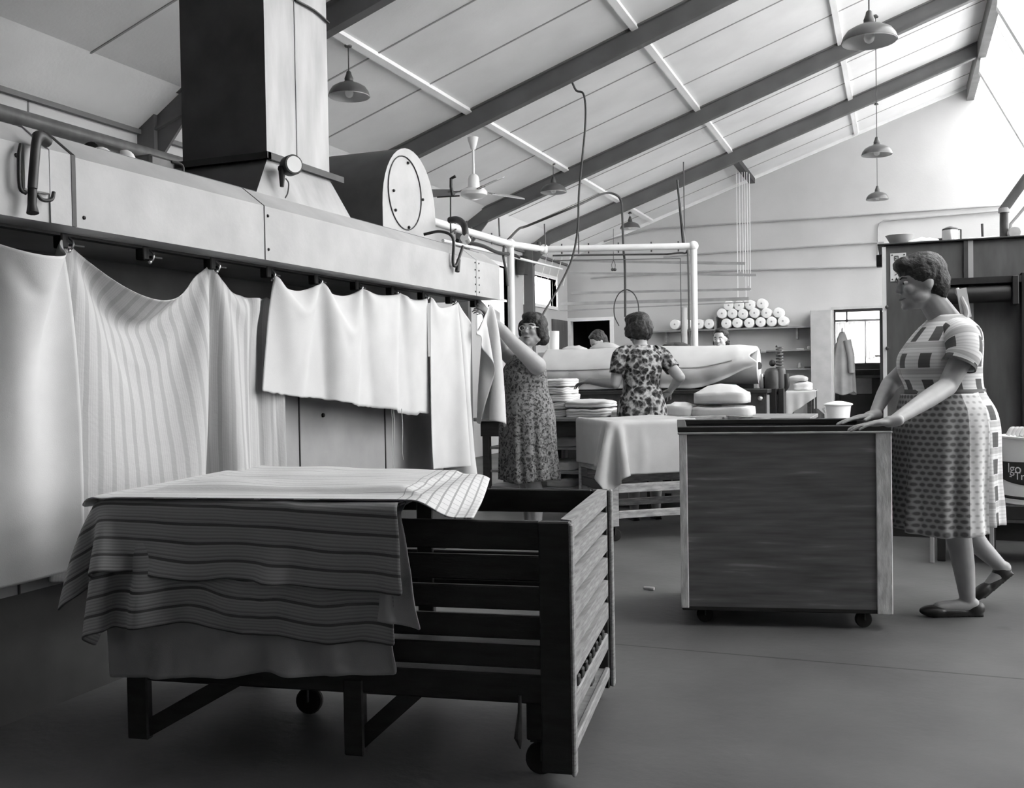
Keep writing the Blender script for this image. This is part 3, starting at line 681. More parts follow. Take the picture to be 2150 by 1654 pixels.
b = MB(); b.M = CM; b.beam((CL-.04, .018, .06), (1.0, .018, .24), .02, .05); b.build('brace', 'wood_dark', ca)
def castor(par, p, r=.045, w=.025, m=None, ang=.3):
    p = Vector(p); R = Matrix.Rotation(ang, 4, 'Z'); ax = (R @ Vector((0, 1, 0)))
    o = MB().lathe(Vector((p.x, p.y, r)), [(r*.3, -w*.6), (r*.9, -w*.5), (r, -w*.3), (r, w*.3), (r*.9, w*.5), (r*.3, w*.6)], 20, axis=ax).build('castor_wheel', 'rubber', par, smooth=True)
    b = MB(); u = R @ Vector((1, 0, 0)); 
    for s in (-1, 1): b.beam(Vector((p.x, p.y, r))+ax*s*w*.8, Vector((p.x, p.y, p.z))+ax*s*w*.8, .02, .004, up=u)
    b.beam(Vector((p.x, p.y, p.z))-u*.03, Vector((p.x, p.y, p.z))+u*.03, .05, .006); b.build('castor_fork', 'dark_iron', o)
for x, y in ((.10, .08), (.06, CW-.20), (.96, .42), (CL-.1, CW-.1)):
    p = CM @ Vector((x, y, .10)); castor(ca, p); cb(x-.035, x+.035, y-.035, y+.035, .103, .209, nm='castor_block')
b = MB(); b.M = CM; b.tube([(.14, -.008, .245), (.14, -.01, .20), (.145, -.012, .13), (.14, -.01, .10)], [.005, .006, .012, .002]); b.build('hook', 'dark_iron', ca)
# --- draped washing on the cart
CMn = np.array(CM); CMi = np.array(CM.inverted())
def cart_cloth(name, m, label, corners, nu, nv, off, seed, steps=200, uvs=None, rough=.012, pin=lambda x, y: y > .10 and x < CL-.06, lift=lambda x, y: 0, wave=.022, sink=0):
    """corners in cart-local plan (x left, y back): c00 front-right, c10 front-left, c11 back-left, c01 back-right; drops from just above"""
    c = [CM @ Vector((p[0], p[1], CT+.07+off)) for p in corners]
    P = lerp_grid(*[tuple(q) for q in c], nu, nv)
    rest = P.copy()
    for i in range(nu):
        for j in range(nv):
            P[i, j, 2] += rough*noise.noise(Vector((i*.22+seed*7, j*.22, seed)))*1.5
    bx = (CMi, CMn, np.array([-.02-off, -.02-off, -.5]), np.array([CL+.03+off, CW+.01+off, CT+.012+off]))
    pd = {}
    for i in range(nu):
        for j in range(nv):
            u = i/(nu-1); v = j/(nv-1); cc = np.array(corners); q = (cc[0]*(1-u)+cc[1]*u)*(1-v)+(cc[3]*(1-u)+cc[2]*u)*v
            if pin(q[0], q[1]): w_ = CM @ Vector((q[0], q[1], CT+.014+off+lift(q[0], q[1]))); pd[(i, j)] = tuple(w_)
    Q = drape(P, pd, steps, boxes=(bx,), planes=((0, -2.70, 1), (2, .06, 1)), seed=seed, stretch=rest, bend=.35)
    out_ = np.array(CM.to_3x3() @ Vector((0, -1, 0)))
    for i in range(nu):        # hanging folds stand away from the slats; one fold field for the whole pile
        for j in range(nv):
            q = Vector(CM.inverted() @ Vector(Q[i, j])); t_ = max(0, min(1, (.43-q.x)/.12)); Q[i, j, 2] -= sink*t_*t_*(3-2*t_); dz_ = max(0, min(1, (CT-.005-q.z)/.16)); dx_ = max(0, min(1, (CL+.01-q.x)/.05))
            a_ = 1.5*abs(noise.noise(Vector((q.x*4.2+q.z*3, q.z*2.2-q.x, 7))))+.6*abs(noise.noise(Vector((q.x*11, q.z*5+q.x*3, 17))))
            Q[i, j] += out_*.042*a_*dz_*dx_; Q[i, j, 2] += dz_*.022*noise.noise(Vector((q.x*5, seed, 3)))
    return cloth_obj(name, Q, m, label, 'linen', None, thick=.004)
G = 'washing piled on the near cart'
hump = lambda h: (lambda x, y: h*max(0, min(1, (x-.35)/.25))*max(0, min(1, (y-.08)/.12)))
cart_cloth('plain_cloth', 'linen_grey', 'plain grey cloth hanging lowest from the front of the near cart', [(.475, -.44), (1.40, -.50), (1.42, .30), (.54, .30)], 52, 40, 0.0, 11)
cart_cloth('linen_cloth', 'linen_grey', 'plain cloth whose free corner hangs furthest right down the cart front', [(.37, -.32), (.90, -.30), (.95, .30), (.56, .30)], 44, 40, .009, 12, pin=lambda x, y: y > .10 and x < CL-.06 and x > .44)
cart_cloth('striped_cloth', 'pile_stripe', 'dark-striped cloth hanging down the cart front, second from the top of the pile', [(.47, -.40), (1.60, -.37), (1.56, .40), (.50, .40)], 64, 44, .023, 13, lift=hump(.005), wave=.030)
cart_cloth('striped_cloth', 'pile_stripe', 'uppermost dark-striped cloth folded over the front and left end of the cart', [(.44, -.29), (1.66, -.24), (1.62, .50), (.52, .50)], 70, 46, .037, 14, lift=hump(.010), wave=.034)
cart_cloth('checked_cloth', 'pile_top', 'pale cloth with thin dark lines and checked border lying flat on top of the pile', [(1.46, -.07), (.255, -.03), (.385, .66), (1.46, .72)], 70, 46, .046, 15, pin=lambda x, y: .5 < x < CL-.08 and .10 < y, lift=lambda x, y: .014+.014*noise.noise(Vector((x*4, y*5, 3))), sink=.048)
# ================================================================ WOMAN'S TROLLEY (mid right)
ta = math.radians(12); TR = at(1874, 1287, Y=4.50); TR.z = 0
_ra = RW @ np.array([1430-CX, 1085-CY, F]); _ra = _ra/_ra[1]   # where the sight line at the left post meets the front line
_tl = (TR.y-TR.x*math.tan(ta))/(1-_ra[0]*math.tan(ta)); TL = Vector((_ra[0]*_tl, _tl, 0))
TM = Matrix.Translation(TL) @ Matrix.Rotation(ta, 4, 'Z'); TW = (TR-TL).length; TD = .66; TT = .865
tr = thing('box_trolley', 'tall dark plank-sided box trolley pushed by the woman in the apron', 'trolley', TM @ Vector((TW/2, TD/2, 0)))
def tb(*a, nm='side', m='trolley_front', M=TM, par=None, bev=.003):
    b = MB(); b.M = M; b.bbox(*a, bev); return b.build(nm, m, par or tr)
tb(.03, TW-.06, .0, .02, .085, TT-.01, nm='front_panel'); tb(.03, TW-.03, TD-.02, TD, .085, TT, nm='back_panel'); tb(.0, .02, .02, TD-.02, .085, TT, nm='side_panel'); tb(TW-.02, TW, .02, TD-.02, .085, TT, nm='side_panel')
tb(-.004, .03, -.006, .03, .08, TT-.015, nm='corner_post', m='trolley_end'); tb(TW-.062, TW+.002, -.006, .03, .07, TT-.02, nm='corner_post', m='trolley_end')
tb(.0, .03, TD-.03, TD+.004, .08, TT, nm='corner_post'); tb(TW-.03, TW, TD-.03, TD+.004, .08, TT, nm='corner_post')
tb(-.01, TW+.005, -.01, .03, TT-.022, TT-.012, nm='top_trim', m='wood_light'); tb(-.01, TW+.005, -.006, .03, TT-.012, TT+.012, nm='top_rim', m='black_iron')
tb(-.01, TW+.005, TD-.03, TD+.01, TT-.012, TT+.012, nm='top_rim', m='black_iron'); tb(-.01, .03, .03, TD-.03, TT-.012, TT+.012, nm='top_rim', m='black_iron'); tb(TW-.03, TW+.005, .03, TD-.03, TT-.012, TT+.012, nm='top_rim', m='black_iron')
tb(.0, TW, .0, TD, .07, .09, nm='floor_board', m='black_iron')
for x, y in ((TW-.11, .05), (.1, .08), (TW-.11, TD-.1), (.1, TD-.1)): p = TM @ Vector((x, y, .078)); castor(tr, p, .036, .022, ang=ta+.1)
# ================================================================ MIDDLE TROLLEY (turned 40 deg) with a cloth over it
MO = Vector((-1.77, 6.33, 0)); MM = Matrix.Translation(MO) @ Matrix.Rotation(math.radians(38), 4, 'Z'); ML, MD, MT = 1.20, .62, .785
mt = thing('wooden_trolley', 'pale wooden trolley on castors standing askew behind the slatted cart', 'trolley', MM @ Vector((ML/2, MD/2, 0)))
def mb_(*a, nm='side', m='wood_light'): return tb(*a, nm=nm, m=m, M=MM, par=mt)
for x in (0, ML-.05):
    for y in (0, MD-.05): mb_(x, x+.05, y, y+.05, .10, MT-.01, nm='leg')
mb_(0, ML, .0, .02, .45, MT, nm='side_panel'); mb_(0, ML, MD-.02, MD, .45, MT, nm='side_panel'); mb_(0, .02, .02, MD-.02, .45, MT, nm='end_panel'); mb_(ML-.02, ML, .02, MD-.02, .45, MT, nm='end_panel')
mb_(.02, ML-.02, .02, MD-.02, .45, .47, nm='floor_board', m='wood_mid')
for z0, z1 in ((.32, .38), (.15, .20)): mb_(.05, ML-.05, .005, .03, z0, z1, nm='rail'); mb_(.05, ML-.05, MD-.03, MD-.005, z0, z1, nm='rail'); mb_(.005, .03, .05, MD-.05, z0, z1, nm='rail', m='wood_dark')
for x, y in ((.03, .03), (ML-.03, .03), (.03, MD-.03), (ML-.03, MD-.03)): p = MM @ Vector((x, y, .10)); castor(mt, p, .042, .024, ang=.5)
MMn = np.array(MM); MMi = np.array(MM.inverted())
c = [MM @ Vector((x, y, MT+.05)) for x, y in ((-.30, -.36), (.62, -.36), (.62, .60), (-.33, .60))]
P = lerp_grid(*[tuple(q) for q in c], 50, 50); rest = P.copy()
_c = [np.array(q) for q in ((-.30, -.36), (.62, -.36), (.62, .60), (-.33, .60))]; pd = {}
for i in range(50):
    for j in range(50):
        u, v = i/49, j/49; q = (_c[0]*(1-u)+_c[1]*u)*(1-v)+(_c[3]*(1-u)+_c[2]*u)*v
        if .10 < q[0] and .10 < q[1]: pd[(i, j)] = tuple(MM @ Vector((q[0], q[1], MT+.014+.004*math.sin(9*q[0]+5*q[1]))))
Q = drape(P, pd, 220, boxes=((MMi, MMn, np.array([-.02, -.02, -.5]), np.array([ML+.02, MD+.02, MT+.012])),), planes=((2, .06, 1),), seed=21, stretch=rest, bend=.3)
cloth_obj('trolley_cloth', Q, 'linen_dim', 'grey-white cloth draped over the corner of the pale wooden trolley', 'cloth', None)
# ================================================================ LAMPS, FAN
def pendant(px, py, y, D, lab, first=None, ang=None):
    c = at(px, py, Y=y); zc = cz(c.x)
    t = thing('pendant_lamp', lab, 'lamp', (c.x, c.y, c.z), 'enamel pendant lamps')
    r = D/2
    prof = [(r, -.045), (r*1.0, -.04), (r*.94, -.01), (r*.80, .022), (r*.55, .045), (r*.28, .058), (r*.22, .07)]
    inn = [(q*.985-.001, z-.004) for q, z in prof]
    s = MB().lathe(c, prof, 36); s.f = s.f[:-2]; s.m = s.m[:-2]; s.build('shade', 'lamp_metal', t, smooth=True)
    s = MB().lathe(c, inn, 36); s.f = s.f[:-2]; s.m = s.m[:-2]; s.build('shade_lining', 'lamp_inner', t, smooth=True)
    MB().lathe(c, [(.02, .055), (.032, .07), (.034, .09), (.022, .12), (.018, .14), (.006, .15)], 16).build('lamp_holder', 'dark_iron', t, smooth=True)
    MB().lathe(c, [(.012, .04), (.018, .02), (.032, -.01), (.034, -.025), (.026, -.045), (.01, -.055)], 14).build('bulb', 'bulb', t, smooth=True)
    MB().tube([(c.x, c.y, c.z+.14), (c.x, c.y, zc)], .0045, 6).build('cord', 'cable', t)
    MB().lathe((c.x, c.y, zc-.03), [(.028, 0), (.03, .008), (.014, .03)][::1], 12).build('ceiling_rose', 'dark_iron', t)
pendant(733, 190, 6.64, .315, 'pendant lamp just right of the tall metal duct, bulb showing')
pendant(1162, 396, 11.38, .32, 'pendant lamp to the right of the ceiling fan')
pendant(1323, 474, 15.3, .32, 'small distant pendant lamp above the white pipe rail')
pendant(1825, 72, 6.64, .335, 'largest pendant lamp, high at the upper right near the beams')
pendant(1841, 316, 11.5, .32, 'middle pendant lamp of the right-hand row, against the gable wall')
pendant(1842, 412, 15.2, .31, 'lowest and smallest pendant lamp of the right-hand row')
fc = at(995, 408, Y=9.0)
fn = thing('ceiling_fan', 'white three-bladed ceiling fan hanging under the second beam', 'fan', (fc.x, fc.y, fc.z))
top = cz(fc.x)-.2
MB().lathe((fc.x, fc.y, top-.13), [(.022, 0), (.03, .03), (.05, .09), (.055, .12), (.03, .13)], 20).build('canopy', 'enamel_white', fn, smooth=True)
MB().tube([(fc.x, fc.y, top-.12), (fc.x, fc.y, fc.z+.14)], .012, 10).build('downrod', 'enamel_white', fn, smooth=True)
MB().lathe(fc, [(.02, .20), (.045, .18), (.055, .15), (.06, .06), (.05, .055), (.11, .05), (.135, .02), (.13, -.01), (.09, -.035), (.03, -.05)], 28).build('motor_housing', 'enamel_white', fn, smooth=True)
for k, a in enumerate((63, -45, 190)):
    a = math.radians(a); d = Vector((math.cos(a), math.sin(a), 0)); w = Vector((-math.sin(a), math.cos(a), 0))
    b = MB(); outl = [(.20, .045), (.3, .06), (.55, .075), (.62, .065), (.65, .03), (.65, -.03), (.62, -.065), (.55, -.075), (.3, -.06), (.20, -.045)]
    def P_(u, v, t): return fc+d*u+w*v+Vector((0, 0, .03+v*.38+t))
    vs = [P_(u, v, 0) for u, v in outl]+[P_(u, v, .006) for u, v in outl]; n = len(outl)
    b.add(vs, [tuple(range(n)), tuple(range(2*n-1, n-1, -1))]+[(i, (i+1) % n, n+(i+1) % n, n+i) for i in range(n)])
    bl = b.build('blade', ['blade', 'blade', 'blade'][k], fn); MB().beam(fc+d*.1+Vector((0, 0, .035)), fc+d*.26+Vector((0, 0, .035)), .035, .008).build('blade_iron', 'dark_iron', bl)
# hooked steam outlet in front of the fan
b = MB().tube([at(1000+0, 372, Y=8.2)-Vector((.3, 0, 0))]*1+[at(945, 374, Y=8.2)]*0, .01) if False else MB()
Yh = 7.2
b.tube([at(956, 370, Y=Yh), at(947, 375, Y=Yh), at(947, 392, Y=Yh), at(950, 410, Y=Yh)], .013, 8).tube([at(918, 414, Y=Yh), at(965, 411, Y=Yh)], .006, 8).tube([at(946, 411, Y=Yh), at(946, 470, Y=Yh)], .006, 8)
b.tube([at(946, 470, Y=Yh), (at(946, 470, Y=Yh).x, Yh, 2.25), (-3.43, 7.6, 2.35)], .006, 8)
o = b.build('valve_spindle', 'black_iron'); tag(o, 'thin black hooked rod and crossbar standing up right of the fan housing', 'rod')
# ================================================================ WHITE PIPE GANTRY
gz = 2.35
ga = thing('pipe_rail', 'white painted pipe rail on posts running over the folding tables', 'pipe', (-3.2, 9.2, 0))
p0 = Vector((-3.46, 6.6, gz)); p1 = Vector((-3.40, 8.75, gz)); p2 = Vector((-3.25, 9.28, gz)); p3 = Vector((-1.86, 9.75, gz)); 
MB().tube([p0, p1, p2], .032, 12).build('rail', 'white_paint', ga, smooth=True)
MB().tube([p2, p3], .032, 12).build('rail', 'white_paint', ga, smooth=True)
MB().tube([p1+Vector((0, 0, -.01)), Vector((p1.x, p1.y, 0))], .034, 12).build('post', 'white_paint', ga, smooth=True)
MB().tube([p3+Vector((0, 0, .0)), Vector((p3.x, p3.y, 0))], .034, 12).build('post', 'white_paint', ga, smooth=True)
MB().tube([Vector((p3.x-.10, p3.y-.0, 1.75)), Vector((p3.x-.10, p3.y-.02, 0))], .028, 12).build('post', 'white_paint', ga, smooth=True)
for q in (p1, p2, p3): MB().ell(q, (.05, .05, .05)).build('joint', 'white_paint', ga, smooth=True)
MB().tube(spline([p3+Vector((-.25, -.05, -.07)), p3+Vector((-.08, -.03, -.07)), p3+Vector((-.045, -.05, -.16)), Vector((p3.x-.045, p3.y-.05, 1.0))], 5), .009, 8).build('conduit', 'dark_iron', ga, smooth=True)
MB().tube([p2+Vector((.1, -.03, -.07)), p3+Vector((-.25, -.05, -.07))], .009, 8).build('conduit', 'dark_iron', ga, smooth=True)
MB().tube([p2+Vector((.1, -.03, -.12)), p3+Vector((-.12, -.05, -.12)), Vector((p3.x-.12, p3.y-.05, 1.0))], .006, 8).build('conduit', 'steel_beam', ga, smooth=True)
for q in (.12, .3, .5, .72, .9): 
    c = p2.lerp(p3, q); MB().tube([c+Vector((0, 0, -.05)), c+Vector((0, 0, .05))], .008, 8).build('clamp', 'dark_iron', ga)
for q in (.1, .25, .45, .6, .8):
    c = p0.lerp(p1, q); MB().tube([c+Vector((0, 0, -.05)), c+Vector((0, 0, .05))], .008, 8).build('clamp', 'steel_beam', ga)
def rod(name, pts, r, m, lab, cat, n=8, sp=True):
    o = MB().tube(spline(pts, 7) if sp else pts, r, n).build(name, m, smooth=True); tag(o, lab, cat); return o
rod('hanger_rod', [at(1047, 458, Y=8.5), at(1049, 496, Y=8.5)], .008, 'steel_beam', 'short dark hanger rod left of the white pipe tee', 'rod', sp=False)
rod('hanger_rod', [at(1143, 470, Y=9.2), at(1145, 517, Y=9.2)], .007, 'steel_beam', 'short dark hanger rod rising at the white pipe corner', 'rod', sp=False)
rod('valve', [at(1131, 508, Y=9.2), at(1131, 530, Y=9.2)], [.022, .028], 'dark_iron', 'small black valve on the corner of the white pipe', 'valve', sp=False)
rod('brace_rod', [at(1422, 378, Y=9.9), at(1436, 512, Y=9.75)], [.011, .02], 'dark_iron', 'thick dark slanting rod from the roof to the white pipe corner', 'rod', sp=False)
rod('hanger_rod', [at(1435, 340, Y=9.45), at(1438, 522, Y=9.9)], .006, 'steel_beam', 'thin vertical rod just right of the thick slanting one', 'rod', sp=False)
rod('power_cable', [at(1067, 503, Y=8.8), at(1090, 480, Y=9.2), at(1110, 473, Y=9.4), at(1210, 432, Y=9.45), at(1268, 406, Y=10.8), at(1295, 410, Y=11), at(1304, 424, Y=11), at(1306, 440, Y=10.6), at(1309, 520, Y=9.8), at(1312, 560, Y=9.8), at(1313, 665, Y=9.8)], .012, 'cable', 'dark cable looping from the pipe tee over to the second woman', 'cable')
rod('power_cable', [at(1058, 515, Y=8.6), at(1057, 540, Y=8.6), at(1062, 566, Y=8.6), at(1066, 600, Y=8.6)], .012, 'cable', 'short dark cable beside the left white post', 'cable')
rod('cord_loop', [at(1330+26*math.sin(a)-15, 650-42*math.cos(a), Y=9.8) for a in [x*pi/5 for x in range(-4, 5)]], .006, 'cable', 'thin wire hoop hanging above the second woman', 'wire')
rod('steam_hose', [at(1200, 170, Y=8.95), at(1210, 190, Y=9), at(1226, 200, Y=9), at(1229, 260, Y=9), at(1216, 400, Y=9), at(1213, 480, Y=9), at(1200, 545, Y=9), at(1172, 605, Y=8.9), at(1140, 660, Y=8.6), at(1125, 700, Y=8.4)], .010, 'cable', 'long dark hose dropping from the second beam toward the woman in glasses', 'hose')
rod('power_cable', [at(1213, 480, Y=9.1), at(1215, 500, Y=9.1), at(1215, 533, Y=9.1)], .006, 'cable', 'thin short wire forking off the long hose', 'cable')
b = MB().tube(spline([at(960, 505, Y=7.0), at(1010, 515, Y=7.6), at(1045, 530, Y=8.2), at(1075, 534, Y=8.9), at(1090, 540, Y=9.3)], 6), .016, 8); o = b.build('steam_pipe', 'black_iron', smooth=True); tag(o, 'thick black hose along the top of the machine end', 'hose')
b = MB().tube([at(930, 505, X=-3.4), at(1100, 545, X=-3.6), at(1180, 565, X=-4.9)], .014, 8); o = b.build('steam_pipe', 'white_paint', smooth=True); tag(o, 'thin white pipe below the white rail at the machine end', 'pipe')
b = MB().bbox(-5.33, -5.2, 13.95, 14.1, 2.62, 2.9); b.tube([at(1092, 545, Y=14), at(1095, 560, Y=14)], [.05, .03]); o = b.build('switch_box', 'black_iron'); tag(o, 'black switch box on the column by the far left window', 'box')
# ================================================================ BACK WALL PIPES, DRYING RACK
yw = YB-.04
def wp(lab, pts, r=.014, m='panel'): return rod('wall_pipe', [at(x, y, Y=yw) for x, y in pts], r, m, lab, 'pipe', sp=False)
wp('uppermost thin pipe running across the gable wall', [(1268, 507), (1300, 497), (1365, 481), (1500, 472), (1700, 459), (2120, 430)])
wp('second thin pipe across the gable wall, behind the pipe rail', [(1393, 539), (1500, 531), (1700, 518), (1856, 508)])
wp('third thin pipe across the gable wall, above the poles', [(1240, 584), (1277, 581), (1500, 569), (1851, 559)])
wp('conduit that bends down the gable wall beside the cabinet', [(1843, 545), (1843, 480), (1846, 470), (1856, 463), (2106, 442)])
wp('upright conduit on the wall behind the pipe rail', [(1448, 545), (1452, 760)], .01)
rods = [((1195, 547), (1565, 553), .035), ((1195, 573), (1588, 577), .03), ((1200, 615), (1577, 607), .03), ((1178, 638), (1572, 627), .045), ((1175, 652), (1572, 634), .015)]
labs = ['topmost wooden pole of the hanging rack', 'second wooden pole down in the rack', 'third wooden pole of the hanging rack', 'thickest low pole of the hanging rack', 'thin lowest pole of the hanging rack']
for k, (a, c, th) in enumerate(rods):
    A = at(*a, Y=15.3); Bq = at(*c, Y=15.3); zm = (A.z+Bq.z)/2; sl = (Bq.z-A.z)
    o = MB().beam(A, Bq, .03, th*1.1).build('wooden_pole', 'wood_rod'); tag(o, labs[k]+' on the left of the gable wall', 'pole', 'rack poles')
pz = at(1575, 362, Y=15.3)
for k, px in enumerate((1546, 1552, 1558, 1563, 1568, 1573)):
    tp = at(px, 345+(px-1545)*.7, Y=15.3)
    tp.z = min(tp.z, cz(tp.x)-.03); lo_ = at(px+3, 628 if k in (0, 3) else 560+k*10, Y=15.3); lo_.x = tp.x
    o = MB().tube([tp, lo_], .006, 6).build('rack_rope', 'rope'); tag(o, 'pale rack rope, %s from the left in the bunch under the roof' % ['first', 'second', 'third', 'fourth', 'fifth', 'sixth'][k], 'rope', 'rack ropes')
for k, px in enumerate((1150, 1165, 1183, 1200)):
    a_ = at(px, 530, Y=14.6); c_ = at(px-18, 600, Y=14.6); o = MB().tube([a_, c_], .005, 6).build('rack_rope', 'rope'); tag(o, 'thin slanting rope by the far left window, %s from the left' % ['first', 'second', 'third', 'fourth'][k], 'rope', 'rack ropes')
b = MB(); q0 = at(1547, 340, Y=14.7); q1 = at(1578, 366, Y=16.2); b.beam((q0.x, 14.6, cz(q0.x)-.10), (q0.x, 16.3, cz(q0.x)-.10), .10, .08); o = b.build('pulley_board', 'black_iron'); tag(o, 'short dark pulley board under the roof where the rack ropes rise', 'board')
b = MB(); c = at(1288, 566, Y=13); b.tube([at(1288, 530, Y=13), at(1288, 545, Y=13)], .004); b.ell(at(1286, 566, Y=13), .022).ell(at(1291, 566, Y=13), .022).tube([at(1288, 545, Y=13), at(1284, 556, Y=13), at(1286, 566, Y=13)], .004).tube([at(1288, 545, Y=13), at(1292, 556, Y=13), at(1291, 566, Y=13)], .004).tube([at(1288, 480, Y=13), at(1288, 530, Y=13)], .003)
o = b.build('light_pull', 'dark_iron'); tag(o, 'pair of small dark weights on a cord left of the wire hoop', 'pull cord')
# ================================================================ BACK SHELVES, ROLLS, PARTITION
sh = thing('wall_shelf', 'long wooden shelf on the gable wall carrying white rolls', 'shelf', (-2.6, 16.4, 1.77))
MB().box(-3.92, -1.26, 16.16, YB, 1.775, 1.80).build('board', 'wood_mid', sh)
for x in (-3.6, -2.76, -1.5): MB().box(x, x+.03, 16.3, YB, 1.6, 1.775).build('bracket', 'wood_mid', sh)
MB().box(-2.77, -2.74, 16.2, YB, 1.80, 2.0).build('divider', 'wood_mid', sh)
for nm, z, x0, lab in (('wall_shelf', 1.435, -1.95, 'short shelf between the white draped roller and the pale partition'), ('wall_shelf', 1.137, -1.75, 'lowest short shelf beside the pale partition')):
    o = MB().box(x0, -1.262, 16.18, YB, z-.02, z).build(nm, 'wood_mid'); tag(o, lab, 'shelf')
o = MB().box(-3.9, -1.95, 16.18, YB, 1.40, 1.42).build('wall_shelf', 'wood_mid'); tag(o, 'long lower shelf behind the draped roller, mostly hidden', 'shelf')
pt = MB().bbox(-1.262, -.955, 16.08, YB-.005, .02, 2.035).build('cupboard', 'partition'); tag(pt, 'tall plain pale cupboard left of the right-hand doorway', 'cupboard')
yr = 16.25
rows = [('bottom row', [(1525, 679), (1548, 678), (1573, 678), (1597, 676), (1620, 675), (1644, 674)]), ('middle row', [(1516, 658), (1538, 658), (1560, 659), (1584, 657), (1609, 657), (1634, 656)]), ('top row', [(1530, 641), (1552, 641), (1575, 640), (1599, 637)])]
proto = None
def roll(px, py, lab, r=.080):
    global proto
    c = at(px, py, Y=16.2)
    if proto is None:
        t = thing('paper_roll', lab, 'roll', (c.x, 16.2, c.z), 'white rolls on the long shelf')
        b = MB().lathe((c.x, 16.18, c.z), [(.018, 0), (.07, -.004), (r-.004, 0), (r, .006), (r, .26), (r-.01, .264), (.018, .26)], 24, axis='y'); b.build('roll_body', 'roll_paper', t, smooth=True)
        MB().lathe((c.x, 16.172, c.z), [(.004, 0), (.014, 0), (.014, .02), (.004, .02)], 12, axis='y').build('core', 'panel', t)
        proto = t; return t
    return dup(proto, (c.x, 16.2, c.z), lab)
ordn = ['first', 'second', 'third', 'fourth', 'fifth', 'sixth']
for rn, ps in rows:
    for k, p in enumerate(ps): roll(p[0], p[1]-0, 'white roll, %s from the left in the %s of the heap on the shelf' % (ordn[k], rn))
for k, p in enumerate([(1417, 681), (1442, 681), (1468, 680), (1489, 680)]): roll(p[0], p[1], 'white roll lying alone on the shelf, %s from its left end' % ordn[k])
MBc = lambda: MB()
o = MB().lathe(at(1563, 633, Y=16.28), [(.02, -.04), (.035, -.03), (.038, .03), (.02, .045)], 12).build('parcel', 'paper'); tag(o, 'small white packet standing on top of the roll heap', 'packet')
def pot(name, px, y, z, r, h, m, lab, cat):
    c = at(px, 700, Y=y); o = MB().lathe((c.x, y, z), [(r*.7, 0), (r*.95, h*.1), (r, h*.5), (r*.85, h*.85), (r*.5, h)], 16).build(name, m, smooth=True, base=True); tag(o, lab, cat); return o
pot('cup', 1698, 16.3, 1.437, .025, .05, 'white_paint', 'small white cup at the right end of the middle shelf', 'cup')
pot('jar', 1677, 16.3, 1.139, .04, .09, 'panel', 'round pale jar on the lowest short shelf', 'jar')
o = MB().bbox(*(lambda a: (a.x-.1, a.x+.02, 16.25, 16.4))(at(1686, 700, Y=16.3)), 1.437, 1.452).build('brush', 'paper'); tag(o, 'small pale brush lying on the middle shelf', 'brush')
o = MB().bbox(*(lambda a: (a.x-.06, a.x+.06, 16.22, 16.4))(at(1697, 700, Y=16.3)), 1.139, 1.165).build('tin', 'dark_iron'); tag(o, 'low dark tin at the right end of the lowest short shelf', 'tin')
# ================================================================ FOLDING TABLE with linen
TBX0, TBX1, TBY0, TBY1, TBZ = -3.4, -.62, 7.80, 8.6, .752
tbm = thing('folding_table', 'long dark wooden work table carrying folded white linen', 'table', (-2.0, 8.2, 0))
MB().bbox(TBX0, TBX1, TBY0, TBY1, TBZ-.03, TBZ).build('table_top', 'wood_mid', tbm)
MB().box(TBX0+.05, TBX1-.05, TBY0+.04, TBY0+.06, TBZ-.16, TBZ-.03).build('apron_board', 'wood_dark', tbm)
for x in (TBX0+.06, -2.9, -1.9, TBX1-.1):
    for y in (TBY0+.05, TBY1-.1): MB().bbox(x, x+.06, y, y+.06, 0, TBZ-.03).build('leg', 'wood_dark', tbm)
for z in (.50, .30, .16): MB().box(TBX0+.1, TBX1-.1, TBY0+.08, TBY1-.1, z-.02, z).build('lower_shelf', 'wood_mid', tbm)
def folded(name, x0, x1, y0, y1, z0, h, lab, m='linen', bulge=.02, seed=0, layers=3, grp='folded linen on the work table'):
    nx, ny = 20, 8; b = MB(); cx_, cy_ = (x0+x1)/2, (y0+y1)/2
    N = 40; rings = []
    prof = []
    for l in range(layers):
        za = z0+h*l/layers; zb = z0+h*(l+1)/layers; prof += [(.985, za+.002), (1.0, za+(zb-za)*.3), (1.0, za+(zb-za)*.7), (.985, zb-.002)]
    prof += [(.9, z0+h+.004), (.5, z0+h+bulge*.8), (.05, z0+h+bulge)]
    for s_, z in prof:
        r = []
        for k in range(N):
            a = 2*pi*k/N; c, s2 = math.cos(a), math.sin(a); e = 5; q = (abs(c)**e+abs(s2)**e)**(-1/e)
            nz = noise.noise(Vector((c*2+seed*3.1, s2*2, z*22+seed)))
            r.append(Vector((cx_+(x1-x0)/2*c*q*s_*(1+.05*nz), cy_+(y1-y0)/2*s2*q*s_*(1+.05*nz), z+.012*noise.noise(Vector((c*3*s_+seed, s2*3*s_, z*4)))*(1 if z > z0+.01 else 0))))
        rings.append(r)
    b.rings(rings); o = b.build(name, m, smooth='all', base=True); tag(o, lab, 'linen', grp); return o
def fx(px, y=7.95): return at(px, 850, Y=y).x
z = TBZ
for k in range(5): folded('folded_sheet', fx(1128), fx(1192)+.01*math.sin(k*4), 7.95, 8.35, z+k*.064, .057, 'folded white sheet, number %s up in the stack behind the glasses-wearing woman' % ['one', 'two', 'three', 'four', 'five'][k], seed=k, layers=3, bulge=.008)
folded('folded_sheet', fx(1188), fx(1283), 7.86, 8.25, z, .065, 'wide folded sheets in front of the tall stack, lower of two', seed=9, layers=3, bulge=.005)
folded('folded_sheet', fx(1186), fx(1280), 7.88, 8.25, z+.082, .045, 'wide folded sheets in front of the tall stack, upper of two', seed=10, layers=2, bulge=.02)
